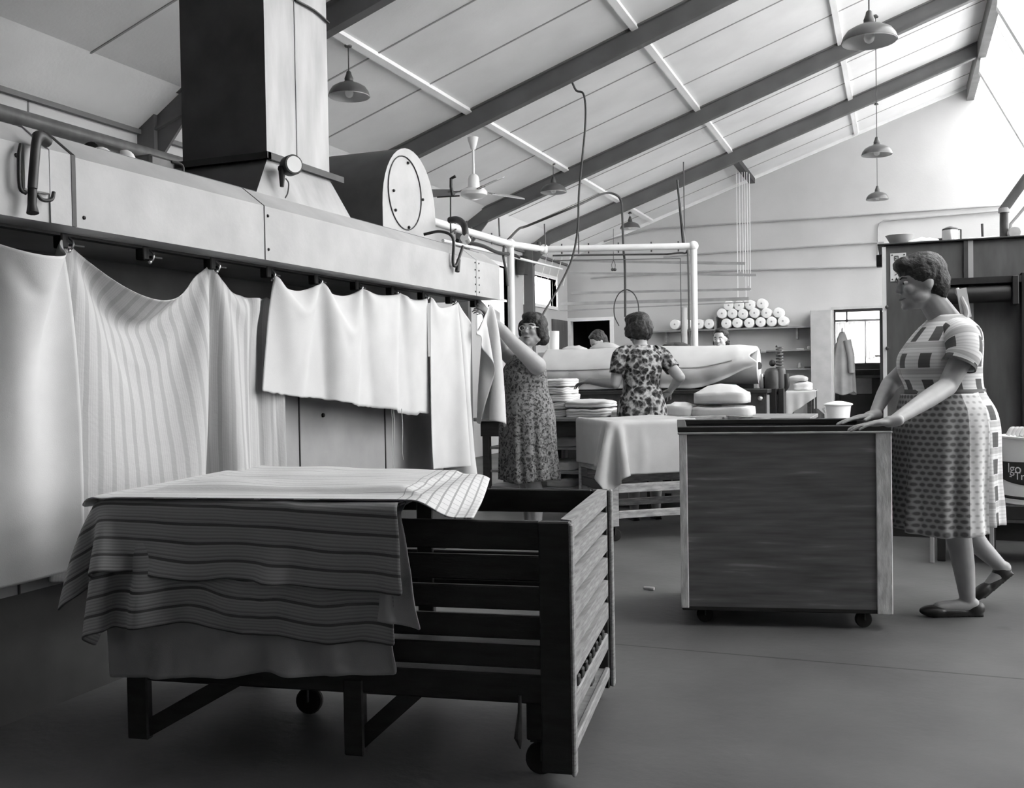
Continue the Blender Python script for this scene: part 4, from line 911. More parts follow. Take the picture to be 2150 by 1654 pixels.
folded('folded_sheet', fx(1285), fx(1330), 7.86, 8.2, z, .05, 'small folded white cloth left of the second woman', seed=12, layers=2, bulge=.02)
folded('linen_bundle', fx(1394), fx(1456), 7.86, 8.2, z, .09, 'plump white bundle right of the second woman', seed=13, layers=1, bulge=.03)
folded('linen_bundle', fx(1450), fx(1578), 7.86, 8.3, z, .075, 'lower of the two big white bundles at the right end of the table', seed=14, layers=1, bulge=.02)
folded('linen_bundle', fx(1455), fx(1568), 7.88, 8.28, z+.108, .085, 'upper puffy white bundle at the right end of the table', seed=15, layers=1, bulge=.07)
for k, (zz_, l) in enumerate(((.50, 'top'), (.30, 'middle'), (.16, 'lowest'))): folded('folded_sheet', fx(1142), fx(1200), 7.92, 8.3, zz_, .07, 'folded cloth stored on the %s shelf under the table' % l, seed=20+k, layers=2, bulge=.01, m='linen_dim')
# ================================================================ IRONING ROLLER
IY = 9.15
ir = thing('ironing_machine', 'long ironing machine with a roller wrapped in white cloth', 'machine', (-2.3, IY+.2, 0))
xa, xb = at(1150, 760, Y=IY).x, at(1588, 760, Y=IY).x
def tz(px, py, y=IY): return at(px, py, Y=y).z
nu, nv = 80, 20; P = np.zeros((nu, nv, 3))
for i in range(nu):
    u = i/(nu-1); x = xa+(xb-xa)*u; e = max(0, (u-.93)/.07)
    for j in range(nv):
        t = j/(nv-1); a = -.2+t*(pi*.75)
        zt = 1.352; zb = .968+.20*max(0, (u-.72)/.28)**1.5
        yy = IY-.28*math.sin(min(a+.3, 2.2))+.006*math.sin(x*9+t*4)+.02*math.sin(u*50)*max(0, t-.4)
        z_ = zt-(zt-zb)*(t**1.05)
        P[i, j] = (x-.03*e*e*0+(.03*math.sin(t*9) if i > nu-4 else 0), yy+.05*e, z_-.02*e*(1-t)+.006*math.sin(x*5))
cloth_obj('roller_cover', P, 'linen', parent=ir, thick=.01)
MB().tube(spline([P[i, 10]+np.array([0, -.012, 0.0]) for i in range(0, nu-4, 6)], 3), .006, 6).build('seam', 'linen_grey', ir)
MB().tube([(xa, IY+.02, 1.155), (xb+.02, IY+.02, 1.155)], .16, 24).build('roller', 'linen', ir, smooth=True)
MB().tube([(xb, IY, 1.16), (xb+.03, IY-.02, 1.16)], .035).build('roller_cap', 'black_iron', ir)
MB().box(xa, xb-.02, IY+.19, IY+.47, 1.29, 1.32).build('rear_ledge', 'wood_dark', ir)
MB().box(xa, xb-.05, IY+.19, IY+.44, 0, 1.29).build('casing', 'dark_paint', ir)
xd = at(1617, 815, Y=8.9).x
MB().bbox(-3.0, xd, 8.72, 9.3, .92, .955).build('bench_top', 'black_iron', ir)
dp = MB().box(-2.95, xd-.02, 8.76, 8.78, .64, .92).build('front_panel', 'dark_iron', ir); MB().ell((at(1596, 836, Y=8.75).x, 8.75, at(1596, 836, Y=8.75).z), .022, nu=12, nv=8).build('knob', 'bright_metal', dp, smooth=True)
for x in (-2.95, xd-.08): MB().bbox(x, x+.06, 8.77, 8.84, 0, .92).build('leg', 'dark_iron', ir)
# driving end: two upright iron cylinders on a dark frame
ge = thing('gear_stand', 'black iron machine end with springs and weights right of the draped roller', 'machine', (at(1630, 800, Y=9.1).x, 9.1, 0))
X_ = lambda px: at(px, 800, Y=9.1).x
Z_ = lambda py: at(1630, py, Y=9.1).z
MB().lathe((X_(1622), 9.1, Z_(800)), [(.05, -.12), (.07, -.10), (.07, .08), (.05, .11), (.02, .12)], 20).build('weight', 'dark_iron', ge, smooth=True)
MB().ell((X_(1622), 9.1, Z_(762)), .03).build('knob', 'black_iron', ge, smooth=True)
MB().lathe((X_(1640), 9.1, Z_(790)), [(.03, -.12), (.04, -.1), (.04, .05), (.03, .07)], 16).build('weight', 'steel_beam', ge, smooth=True)
sp_ = [(X_(1637)+.028*math.cos(k*.7), 9.1+.028*math.sin(k*.7), Z_(775)+.003*k) for k in range(70)]; MB().tube(sp_, .007, 6).build('coil_spring', 'steel_beam', ge, smooth=True)
MB().ell((X_(1637), 9.1, Z_(742)), (.018, .018, .03)).build('spring_cap', 'steel_beam', ge, smooth=True)
MB().tube(spline([(X_(1606), 9.1, Z_(790)), (X_(1610), 9.1, Z_(815)), (X_(1630), 9.1, Z_(822)), (X_(1650), 9.1, Z_(812)), (X_(1649), 9.1, Z_(785))], 5), .028).build('yoke', 'black_iron', ge, smooth=True)
MB().bbox(X_(1618), X_(1632), 9.0, 9.2, 0, Z_(815)).build('leg', 'black_iron', ge); MB().bbox(X_(1636), X_(1648), 9.0, 9.2, 0, Z_(815)).build('leg', 'black_iron', ge); MB().bbox(X_(1612), X_(1650), 9.0, 9.2, .0, .05).build('foot', 'black_iron', ge)
for k, (px, m) in enumerate(((1599, 'bright_metal'), (1615, 'putty'))): pot('oil_can', px, 9.1, .957, .028, .13 if k == 0 else .07, m, ['slim bright can standing on the bench end under the roller', 'small pale cup on the bench end beside the slim can'][k], 'can')
# things on the ledge of the ironing machine
zl = 1.322
folded('crumpled_cloth', at(1183, 735, Y=9.45).x, at(1228, 735, Y=9.45).x, 9.36, 9.6, zl, .045, 'small crumpled white cloth left on the ironer ledge', seed=31, layers=1, bulge=.03, grp='cloths on the ironer ledge')
folded('crumpled_cloth', at(1240, 735, Y=9.45).x, at(1300, 735, Y=9.45).x, 9.36, 9.6, zl, .05, 'crumpled pale cloth on the ledge below the bent head', seed=32, layers=1, bulge=.05, m='linen_dim', grp='cloths on the ironer ledge')
folded('crumpled_cloth', at(1392, 735, Y=9.45).x, at(1446, 735, Y=9.45).x, 9.36, 9.6, zl+.02, .03, 'dark folded cloth on the ledge right of the second woman', seed=33, layers=1, bulge=.03, m='dark_cloth', grp='cloths on the ironer ledge')
# left of it: tall clear cylinder stand seen behind the woman in glasses
b = MB().tube([at(1163, 695, Y=12.5), at(1163, 740, Y=12.5)], .07, 16); o = b.build('light_column', 'white_paint', smooth=True); o.location.z = o.location.z; tag(o, 'pale upright cylinder behind the woman in glasses', 'cylinder')
b = MB().box(at(1140, 740, Y=12.5).x, at(1185, 740, Y=12.5).x, 12.3, 12.8, 0, at(1163, 740, Y=12.5).z); o = b.build('low_cupboard', 'partition'); tag(o, 'pale low cupboard behind the ironer under the cylinder', 'cupboard')
# ================================================================ SMALL TABLE, BUCKET, SHOVEL right of the ironer
sy = 13.6
xs0, xs1 = at(1648, 818, Y=sy).x, at(1706, 818, Y=sy).x; zt = at(1680, 822, Y=sy).z
st = thing('side_table', 'small dark table with cloth hanging over its edge near the pale cupboard', 'table', ((xs0+xs1)/2, sy+.25, 0))
MB().bbox(xs0, xs1, sy, sy+.5, zt-.03, zt).build('table_top', 'wood_dark', st)
for x in (xs0+.02, xs1-.07):
    for y in (sy+.02, sy+.43): MB().box(x, x+.05, y, y+.05, 0, zt-.03).build('leg', 'wood_dark', st)
P = lerp_grid((xs0-.01, sy-.02, zt-.34), (xs0+.36, sy-.02, zt-.10), (xs1, sy+.4, zt+.012), (xs0-.0, sy+.4, zt+.012), 20, 20)
for i in range(20):
    for j in range(20):
        v = j/19; u = i/19
        if v < .5: P[i, j] = (xs0-.0+.40*u, sy-.02-.01*math.sin(u*18)*(1-v*2), zt+.01-(.36-.28*u)*(1-v*2))
        else: P[i, j] = (xs0-.0+.40*u, sy-.02+.4*(v-.5)*2, zt+.012)
cloth_obj('table_cloth', P, 'linen_dim', 'pale cloth hanging over the front of the small dark table', 'cloth')
folded('linen_bundle', xs0+.1, xs1-.02, sy+.05, sy+.38, zt+.016, .09, 'rolled pale bundle on the small dark table', seed=40, layers=2, bulge=.03, grp='bundles on the small table')
folded('linen_bundle', xs0+.02, xs1-.08, sy+.08, sy+.40, zt+.135, .05, 'grey crumpled bundle on top of the pile on the small dark table', seed=41, layers=1, bulge=.03, m='linen_grey', grp='bundles on the small table')
bc = at(1760, 860, Y=12.0); bz = at(1760, 892, Y=12.0).z; r = .145
bu = thing('enamel_pail', 'white enamel pail with a lid beyond the box trolley', 'pail', (bc.x, 12, bz))
MB().lathe((bc.x, 12, bz), [(r*.72, 0), (r*.8, .01), (r*.95, .2), (r, .235)], 28).build('pail_body', 'enamel_white', bu, smooth=True)
MB().lathe((bc.x, 12, bz+.225), [(r*1.03, 0), (r*1.12, .008), (r*1.1, .02), (r*.8, .035), (r*.3, .05), (.01, .052)], 28).build('lid', 'enamel_white', bu, smooth=True)
MB().tube([(bc.x-r*1.02, 12, bz+.2), (bc.x-r*1.18, 12, bz+.19), (bc.x-r*1.02, 12, bz+.14)], .008).build('lug', 'enamel_white', bu)
bs = thing('low_stool', 'low dark stool holding the enamel pail', 'stool', (bc.x, 12, 0)); MB().bbox(bc.x-.17, bc.x+.17, 11.83, 12.17, bz-.03, bz).build('seat', 'wood_dark', bs)
for sx in (-1, 1):
    for sy_ in (-1, 1): MB().box(bc.x+sx*.14-.02, bc.x+sx*.14+.02, 12+sy_*.14-.02, 12+sy_*.14+.02, 0, bz-.03).build('leg', 'wood_dark', bs)
q = at(1713, 820, Y=15.6)
br = thing('long_handled_dustpan', 'dark long-handled pan standing against the pale cupboard', 'dustpan', (q.x, 15.6, 0))
zq = at(1712, 858, Y=15.6).z
MB().tube([(q.x, 15.6, q.z+.02), (q.x, 15.6, zq)], .014).build('handle', 'black_iron', br)
MB().lathe((q.x, 15.6, .0), [(.12, 0), (.13, .1), (.12, zq-.08), (.03, zq)], 16).build('pan', 'black_iron', br, smooth=True)
# ================================================================ TALL CABINET at right with things on top
KY = 7.0; kx0 = at(1856, 530, Y=KY).x; kz = 1.925
kb = thing('tall_cabinet', 'tall dark panelled cabinet behind the woman in the apron', 'cabinet', (.6, 7.4, 0))
MB().bbox(kx0, 1.9, KY, 7.8, .12, kz).build('carcass', 'cabinet', kb)
MB().box(kx0+.04, 1.86, KY+.05, 7.76, 0, .12).build('dark_base', 'black_iron', kb)
MB().box(kx0-.012, kx0+.012, KY-.02, KY+.01, .05, kz-.01).build('edge_strip', 'white_paint', kb, label='pale edge strip')
for z in (1.25, .95, 1.52): MB().ell((kx0+.015, KY-.025, z), .012, nu=8, nv=6).build('hinge', 'dark_iron', kb)
MB().box(.425, .455, KY-.015, KY+.002, 1.0, kz).build('cover_strip', 'partition', kb, label='pale cover strip')
MB().box(.40, .425, KY-.02, KY+.002, .1, kz).build('door_frame', 'dark_paint', kb)
b = MB(); b.box(.25, .72, KY-.12, KY, 1.64, 1.68); b.build('ledge', 'black_iron', kb)
o = MB().bbox(.665, .70, KY-.16, KY, 1.50, 1.68).build('roller_bracket', 'black_iron', kb)
MB().tube([(.26, KY-.08, 1.575), (.66, KY-.08, 1.575)], .055, 20).build('towel_roller', 'black_iron', kb, smooth=True)
MB().bbox(.72, 1.2, KY-.10, KY, .3, 1.70).build('side_box', 'black_iron', kb)
MB().bbox(kx0-.04, 1.95, KY-.03, 7.8, kz, kz+.012).build('top_board', 'black_iron', kb)
# notice
n0, n1 = at(1869, 532, Y=KY-.01), at(1903, 589, Y=KY-.01)
nt_ = thing('notice', 'white paper notice pinned to the cabinet beside the woman\'s hair', 'notice', (n0.x, KY-.01, n1.z))
MB().box(n0.x, n1.x, KY-.006, KY-.002, n1.z, n0.z).build('paper', 'paper', nt_)
b = MB()
def glyph(segs, x, z, s=1):
    for a, c in segs: b.beam((x+a[0]*s, KY-.008, z+a[1]*s), (x+c[0]*s, KY-.008, z+c[1]*s), .005, .0035, up=(0, 1, 0.001))
w_ = n1.x-n0.x; xx = n0.x+w_*.28
glyph([((0, 0), (0, .03)), ((0, .03), (.022, .03)), ((.022, .03), (.022, 0)), ((.0, .015), (.01, .015))], xx, n0.z-.05)
glyph([((0, 0), (.0, .03)), ((0, .03), (.02, .0)), ((.02, 0), (.02, .03))], xx, n0.z-.10)
glyph([((0, .03), (.02, .015)), ((.02, .015), (0, 0))], xx, n0.z-.145)
glyph([((0, 0), (.01, .03)), ((.01, .03), (.02, 0))], xx, n0.z-.19)
b.build('lettering', 'dark_paint', nt_)
for p in ((n0.x+.012, n0.z-.012), (n1.x-.012, n0.z-.012), (n0.x+.012, n1.z+.012)): MB().ell((p[0], KY-.008, p[1]), .005, nu=8, nv=6).build('pin', 'black_iron', nt_)
kt = kz+.012
def onk(px, dz=0, y=7.2): p = at(px, 500, Y=y); return p.x
o = MB().lathe((onk(1888), 7.25, kt), [(.03, 0), (.05, .01), (.085, .075), (.09, .08), (.082, .078), (.045, .018), (.01, .014)], 24).build('bowl', 'linen_dim', smooth=True, base=True); tag(o, 'pale shallow bowl on top of the cabinet, at its left', 'bowl')
folded('crumpled_cloth', onk(1905), onk(1972), 7.1, 7.4, kt+.002, .02, 'crumpled white cloth lying on top of the cabinet', seed=51, layers=1, bulge=.03, grp='cloths on the cabinet')
folded('crumpled_cloth', onk(2020), onk(2100), 7.08, 7.4, kt+.002, .012, 'flat white cloth on the cabinet right of the billy can', seed=52, layers=1, bulge=.012, grp='cloths on the cabinet')
kc = onk(1995)
bi = thing('billy_can', 'dented metal billy can with a lid and side handle on top of the cabinet', 'can', (kc, 7.2, kt))
MB().lathe((kc, 7.2, kt), [(.045, 0), (.05, .005), (.05, .085), (.047, .09)], 24).build('can_body', 'bright_metal', bi, smooth=True)
MB().lathe((kc, 7.2, kt+.088), [(.05, 0), (.048, .01), (.02, .022), (.005, .026)], 24).build('lid', 'dark_iron', bi, smooth=True)
MB().tube([(kc+.05, 7.2, kt+.09), (kc+.065, 7.2, kt+.088), (kc+.065, 7.2, kt+.01)], .005).build('handle', 'black_iron', bi); MB().tube([(kc-.05, 7.2, kt+.03), (kc-.085, 7.2, kt+.028)], .011).build('spout', 'black_iron', bi)
o = MB().tube([(onk(2066), 7.3, kt), (onk(2065), 7.3, kt+.13)], .008).build('bottle_brush', 'dark_iron', base=True); tag(o, 'thin dark stick standing upright on the cabinet', 'stick')
fl = thing('flue_pipe', 'dark flue pipe rising from the cabinet and slanting off to the right', 'pipe', (at(2107, 495, Y=7.2).x, 7.2, kt))
fa = at(2108, 495, Y=7.2); fa.z = kt; fb = at(2108, 440, Y=7.2); fcq = at(2175, 345, Y=7.2)
MB().tube([fa, fb], .026, 16).build('upright', 'dark_iron', fl, smooth=True); MB().tube([fb+Vector((-.005, 0, -.005)), fcq, fcq+(fcq-fb)*1.2], .030, 16).build('slanting_pipe', 'cabinet', fl, smooth=True)
MB().tube([fb-Vector((0, 0, .02)), fb+Vector((.0, 0, .01))], .034, 16).build('collar', 'panel', fl)
rod('conduit', [at(2120, 495, Y=7.3), at(2122, 470, Y=7.3), at(2135, 455, Y=7.3), at(2160, 425, Y=7.3), at(2200, 380, Y=7.3)], .009, 'panel', 'thin pale pipe bending up beside the dark flue', 'pipe', sp=False)
o = MB().lathe((onk(2128), 7.15, kt+.04), [(.0, -.03), (.035, -.028), (.04, 0), (.04, .1), (.02, .12)], 16, axis='y').build('tin', 'linen_dim', smooth=True); tag(o, 'pale round tin lying beside the flue on the cabinet', 'tin')
b = MB().bbox(kx0-.05, kx0-.01, 7.1, 7.18, 1.80, 1.88); o = b.build('door_stop', 'dark_iron'); tag(o, 'small dark knob on the cabinet side facing the gable wall', 'knob'); o.parent = kb; o.location = o.location-kb.location
for k_ in ('label', 'category'):
    if k_ in o: del o[k_]
# ================================================================ DRUM on its stand
DC = Vector((.765, 6.35, 0)); dz0, dz1 = .36, .715
ds = thing('drum_stand', 'dark stand with pale front legs under the lettered drum', 'stand', (DC.x, DC.y, 0))
MB().bbox(.30, 1.25, 6.15, 6.6, dz0-.10, dz0-.02).build('deck', 'black_iron', ds)
for px in (1957, 2083): x = at(px, 1130, Y=6.12).x; MB().bbox(x-.012, x+.012, 6.13, 6.155, 0, dz0-.02).build('leg', 'panel', ds)
for px in (1957, 2063): x = at(px, 1130, Y=6.12).x; MB().bbox(x+.03, x+.075, 6.2, 6.24, 0, dz0-.08).build('leg', 'black_iron', ds)
MB().bbox(1.2, 1.25, 6.2, 6.6, 0, dz0-.1).build('leg', 'black_iron', ds)
dr = thing('lettered_drum', 'white drum with a black lettered band, cut by the right photo edge', 'drum', (DC.x, DC.y, dz0-.02))
R_ = .225
MB().lathe((DC.x, DC.y, dz0-.02), [(R_, 0), (R_+.004, .006), (R_, .02), (R_, .365), (R_+.006, .372), (R_+.006, .38), (R_-.01, .382), (R_-.012, .36)], 48).build('drum_body', 'enamel_white', dr, smooth=True)
b = MB(); N = 40; vs = []; 
for k in range(N+1):
    a = math.radians(180+5+k*100/N); t = k/N; zl_ = .49-.03*t; zh = .575+.015*t
    for z in (zl_-.02*math.sin(t*3), zh): vs.append((DC.x+(R_+.0015)*math.cos(a), DC.y+(R_+.0015)*math.sin(a), z))
b.add(vs, [(2*k, 2*k+1, 2*k+3, 2*k+2) for k in range(N)]); b.build('black_band', 'drum_band', dr)
MB().lathe((DC.x, DC.y, dz0+.012), [(R_+.001, 0), (R_+.003, .004), (R_+.003, .012), (R_+.001, .016)], 48).build('hoop', 'black_iron', dr)
def text_on_drum(txt, size, z, a0):
    cu = bpy.data.curves.new('t', 'FONT'); cu.body = txt; cu.size = size; cu.extrude = .0006; to = bpy.data.objects.new('t', cu); COL.objects.link(to)
    bpy.context.view_layer.update(); me = bpy.data.meshes.new_from_object(to.evaluated_get(bpy.context.evaluated_depsgraph_get())); bpy.data.objects.remove(to)
    b = MB(); vs = []
    for v in me.vertices:
        a = a0+v.co.x/R_; r = R_+.003+v.co.z; vs.append((DC.x+r*math.cos(a), DC.y+r*math.sin(a), z+v.co.y))
    b.add(vs, [tuple(p.vertices) for p in me.polygons]); return b.build('lettering', 'white_paint', dr)
aT = math.atan2(at(2112, 985, Y=6.2).y-DC.y, -.21)
text_on_drum('lgo', .075, .520, math.radians(213)); text_on_drum('- Tr.', .060, .484, math.radians(216))
for k in range(4): 
    q = at(2128+k*9, 903, Y=6.3); 
    if k == 0: fold_ = thing('washing_bundle', 'small white washing heaped in the lettered drum', 'linen', (DC.x, DC.y, dz1-.03))
    MB().tube(spline([q+Vector((-.03, 0, -.03)), q+Vector((-.012, 0, .005)), q+Vector((.01, .02, .004)), q+Vector((.03, .03, -.04))], 4), [.012]*13).build('cloth_fold', 'linen', fold_, smooth=True)
MB().lathe((DC.x, DC.y, dz1-.05), [(.2, 0), (.2, .02), (.1, .035), (.01, .04)], 24).build('heap', 'dark_cloth', fold_, smooth=True)
# litter
q = at(1363, 1238, Z=0); o = MB().tube([(q.x-.028, q.y, .009), (q.x+.028, q.y-.006, .009)], [.007, .009], 8).build('paper_scrap', 'paper'); tag(o, 'small white scrap of paper on the floor left of the box trolley', 'paper')
# ================================================================ PEOPLE
RT = Vector(RW @ np.array([1, 0, 0])); RT.z = 0; RT.normalize()      # picture right, on the floor
DPH = Vector((-RT.y, RT.x, 0))                                        # away from the camera
def add_hand(b, w, d, n, s=1.0, curl=.35, left=True, spread=.22):
    """w wrist, d hand direction, n back-of-hand normal"""
    d = d.normalized(); n = (n-d*n.dot(d)).normalized(); t = d.cross(n)*(1 if left else -1)   # t points to the thumb side
    R = Matrix((t, d, n)).transposed()
    b.caps(w-d*.02*s, w+d*.02*s, .023*s, .024*s); b.ell(w+d*.055*s, (.038*s, .052*s, .014*s), R)
    b.ell(w+d*.035*s+t*.018*s, (.02*s, .03*s, .016*s), R)
    for k, (o_, L, r) in enumerate(((.029, .066, .0082), (.010, .074, .0086), (-.009, .069, .0082), (-.027, .053, .0074))):
        a = spread*(1.2-k*.8)*.5; dd = (d*math.cos(a)+t*math.sin(a)).normalized(); p = w+d*.092*s+t*o_*s
        if k == 3: p -= d*.010*s
        c = curl*(.8+.15*k)
        for q, fr in enumerate((.45, .32, .26)):
            ang = c*(q+.6); v = dd*math.cos(ang)-n*math.sin(ang); e = p+v*L*fr*s*1.15
            b.caps(p, e, r*s*(1-.06*q), r*s*(.94-.06*q), 10); p = e
    p = w+d*.025*s+t*.03*s; v = (d*.75+t*.65-n*.15).normalized()
    for L in (.034, .028): e = p+v*L*s; b.caps(p, e, .0105*s, .0092*s, 10); p = e; v = (v+d*.35).normalized()
def add_head(b, c, f, u, s=1.0):
    """c skull centre, f face direction, u up"""
    f = f.normalized(); u = (u-f*u.dot(f)).normalized(); l = u.cross(f)
    R = Matrix((f, l, u)).transposed(); P = lambda x, y, z: c+(f*x+l*y+u*z)*s
    b.ell(P(-.012, 0, .02), (.098*s, .077*s, .098*s), R); b.ell(P(.02, 0, -.03), (.068*s, .062*s, .085*s), R)
    b.ell(P(.045, 0, -.075), (.045*s, .045*s, .038*s), R); b.ell(P(.077, 0, -.098), (.017*s, .02*s, .016*s), R)
    b.caps(P(.082, 0, .018), P(.101, 0, -.020), .009*s, .0125*s, 10); b.ell(P(.098, 0, -.026), (.013*s, .018*s, .010*s), R)
    for y in (-1, 1):
        b.ell(P(.062, y*.036, -.022), (.026*s, .022*s, .022*s), R); b.caps(P(.079, y*.015, .026), P(.066, y*.044, .030), .010*s, .008*s, 8)
        b.ell(P(-.01, y*.076, -.008), (.02*s, .008*s, .030*s), R); b.ell(P(.02, y*.05, -.06), (.035*s, .018*s, .025*s), R)
    b.ell(P(.083, 0, -.055), (.012*s, .024*s, .007*s), R); b.ell(P(.081, 0, -.068), (.012*s, .020*s, .007*s), R)
    return P, R
def face_bits(par, P, R, s=1.0, smile=True, brow='hair'):
    for y in (-1, 1):
        e = MB().ell(P(.072, y*.030, .008), (.013*s, .013*s, .0085*s), R).build('eye', 'white_paint', par, smooth=True)
        MB().ell(P(.082, y*.030, .007), (.005*s, .006*s, .006*s), R).build('iris', 'black_iron', e, smooth=True)
        MB().tube([P(.090, y*.016, .026), P(.087, y*.032, .032), P(.072, y*.047, .027)], [.003*s, .0038*s, .002*s], 8).build('eyebrow', brow, par, smooth=True)
    MB().tube([P(.079, -.024, -.058), P(.0925, -.01, -.0625), P(.094, 0, -.063), P(.0925, .01, -.0625), P(.079, .024, -.058)], [.002*s, .0042*s, .0048*s, .0042*s, .002*s], 8).build('mouth', 'lips', par, smooth=True)
def dress_mesh(par, L, rows, m, seed=0, n=96, folds=11, name='dress', waistz=1.0, a0=0, a1=2*pi, off=0, uvs=(1, 1)):
    """rows: (z, x centre, half depth, half width); L maps local to world"""
    rows = sorted(rows, key=lambda r: -r[0]); zs = np.array([r[0] for r in rows]); M_ = 56
    zz = np.linspace(zs[0], zs[-1], M_); cols = [np.interp(-zz, -zs, [r[k] for r in rows]) for k in (1, 2, 3)]
    ker = np.array([1, 2, 3, 2, 1])/9.
    cols = [np.convolve(np.pad(c, 2, mode='edge'), ker, 'valid') for c in cols]
    b = MB(); closed = abs(a1-a0-2*pi) < 1e-6; uv = []
    for i, z in enumerate(zz):
        fo = max(0, min(1, (waistz-z)/.5))
        for k in range(n+1):
            a = a0+(a1-a0)*k/n; w = 1+fo*(.050*math.sin(folds*a+seed)+.03*math.sin((folds*1.7)*a+seed*2+z*2))+.012*noise.noise(Vector((a*3, z*9, seed)))
            c, s2 = math.cos(a), math.sin(a); e = 2.3; q = (abs(c)**e+abs(s2)**e)**(-1/e)
            b.v.append(L(cols[0][i]+(cols[1][i]+off)*c*q*w, (cols[2][i]+off)*s2*q*w, z+(.008*math.sin(3*a+seed) if i > M_-3 else 0)))
            uv.append((k/n*uvs[0], (z-zs[-1])/(zs[0]-zs[-1])*uvs[1]))
    for i in range(M_-1):
        for k in range(n): b.f.append((i*(n+1)+k, (i+1)*(n+1)+k, (i+1)*(n+1)+k+1, i*(n+1)+k+1)); b.m.append(0)
    b.uv = uv; o = b.build(name, m, par, smooth='all'); so = o.modifiers.new('t', 'SOLIDIFY'); so.thickness = .004; so.offset = 1 if not closed else -1
    return o
def tube_uv(par, pts, rs, m, name, n=24):
    pts = spline(pts, 6); rs = np.interp(np.linspace(0, 1, len(pts)), np.linspace(0, 1, len(rs)), rs)
    b = MB(); b.tube(pts, list(rs), n, cap=False); b.uv = [((k % n)/n*.3, (k//n)/len(pts)*.3) for k in range(len(b.v))]
    o = b.build(name, m, par, smooth='all'); so = o.modifiers.new('t', 'SOLIDIFY'); so.thickness = .004; return o
def hair_mesh(par, blobs, P, R, s, m='hair', vox=.007, disp=.012, name='hair'):
    b = MB()
    for (x, y, z, a, c, e) in blobs: b.ell(P(x, y, z), (a*s, c*s, e*s), R)
    o = b.build(name, m, par); remesh(o, vox, 4)
    t = bpy.data.textures.new('curl', 'CLOUDS'); t.noise_scale = .03; d = o.modifiers.new('d', 'DISPLACE'); d.texture = t; d.strength = disp; d.mid_level = .45
    return o
def shoe(par, heel, toe, up, m='shoe', w=.040):
    d = (toe-heel); Lr = d.length; d.normalize(); up = (up-d*up.dot(d)).normalized(); sd = d.cross(up); R = Matrix((d, sd, up)).transposed()
    b = MB(); b.ell(heel+d*.045+up*.035, (.05, .034, .038), R); b.ell(heel+d*Lr*.5+up*.022, (Lr*.36, .034, .022), R); b.ell(toe-d*.065+up*.026, (.068, w, .026), R)
    b.beam(heel+d*.01+up*.006, toe-d*.05+up*.006, .055, .012, up=up)
    o = b.build('shoe', m, par); remesh(o, .005, 3); return o
def torso(b, L, rows):
    rr = []
    for z, x, d, w in rows: rr.append([L(x+d*math.cos(2*pi*k/28), w*math.sin(2*pi*k/28), z) for k in range(28)])
    b.rings(rr)
def chain(b, pts, rs):
    for i in range(len(pts)-1): b.caps(pts[i], pts[i+1], rs[i], rs[i+1], 16)
# ---------------------------------------------------------------- the woman in the apron, pushing the box trolley
B3 = at(1985, 1283, Z=0); f3 = -RT; s3 = -DPH
def L3(x, y, z): return B3+f3*x+s3*y+Vector((0, 0, z))
w3 = thing('person', 'woman in a plaid dress and dotted apron walking and pushing the box trolley', 'person', B3)
hn = at(1876, 884, Z=.905); hf = at(1834, 872, Z=.905)
b = MB()
torso(b, L3, [(.80, -.02, .15, .17), (.92, -.02, .165, .18), (1.03, -.0, .14, .145), (1.15, .02, .15, .155), (1.25, -.0, .12, .16), (1.31, .0, .07, .11), (1.34, .01, .05, .06)])
b.caps(L3(-.02, 0, 1.32), L3(.055, 0, 1.43), .068, .058)
hc = L3(.105, 0, 1.505); P3, R3 = add_head(b, hc, (f3+Vector((0, 0, -.12))), Vector((0, 0, 1))+f3*.1, 1.03)
chain(b, [L3(-.02, .15, 1.255), L3(-.01, .19, 1.18), L3(.075, .21, 1.035)], [.055, .05, .042]); chain(b, [L3(.075, .21, 1.035), L3(.075, .21, 1.035).lerp(hn, .35), hn], [.042, .040, .024])
chain(b, [L3(-.0, -.15, 1.255), L3(.02, -.18, 1.18), L3(.17, -.20, 1.04)], [.055, .048, .040]); chain(b, [L3(.17, -.20, 1.04), L3(.17, -.20, 1.04).lerp(hf, .35), hf], [.040, .037, .023])
add_hand(b, hn, (f3*1-s3*.15+Vector((0, 0, -.12))), Vector((0, 0, 1)), 1.0, .14, True); add_hand(b, hf, (f3*1+s3*.1+Vector((0, 0, -.12))), Vector((0, 0, 1)), 1.0, .14, False)
chain(b, [L3(-.02, .09, .82), L3(.01, .09, .47), L3(-.02, .095, .36), L3(-.045, .09, .22), L3(-.06, .09, .085)], [.085, .055, .056, .047, .034]); b.caps(L3(-.085, .09, .05), L3(.07, .09, .04), .032, .026)
chain(b, [L3(-.02, -.08, .82), L3(-.06, -.08, .47), L3(-.13, -.08, .37), L3(-.20, -.08, .28), L3(-.285, -.08, .195)], [.085, .055, .055, .045, .033]); b.caps(L3(-.31, -.08, .18), L3(-.22, -.08, .07), .032, .026)
remesh(b.build('body', 'skin', w3), .0055, 5); 
face_bits(w3, P3, R3, 1.03)
hair_mesh(w3, [(-.02, 0, .05, .105, .088, .088), (-.06, 0, -.0, .07, .082, .085), (.05, 0, .085, .055, .06, .04), (.075, .01, .088, .03, .045, .028), (-.075, 0, -.05, .04, .06, .045), (-.01, .06, .04, .05, .03, .05), (-.01, -.06, .04, .05, .03, .05), (.0, 0, .105, .06, .05, .03)], P3, R3, 1.03)
shoe(w3, L3(-.135, .09, .0), L3(.155, .09, .0), Vector((0, 0, 1))); shoe(w3, L3(-.355, -.08, .16), L3(-.185, -.08, .01)+f3*.015, (Vector((0, 0, 1))*.7-f3*.7).normalized()*1.0)
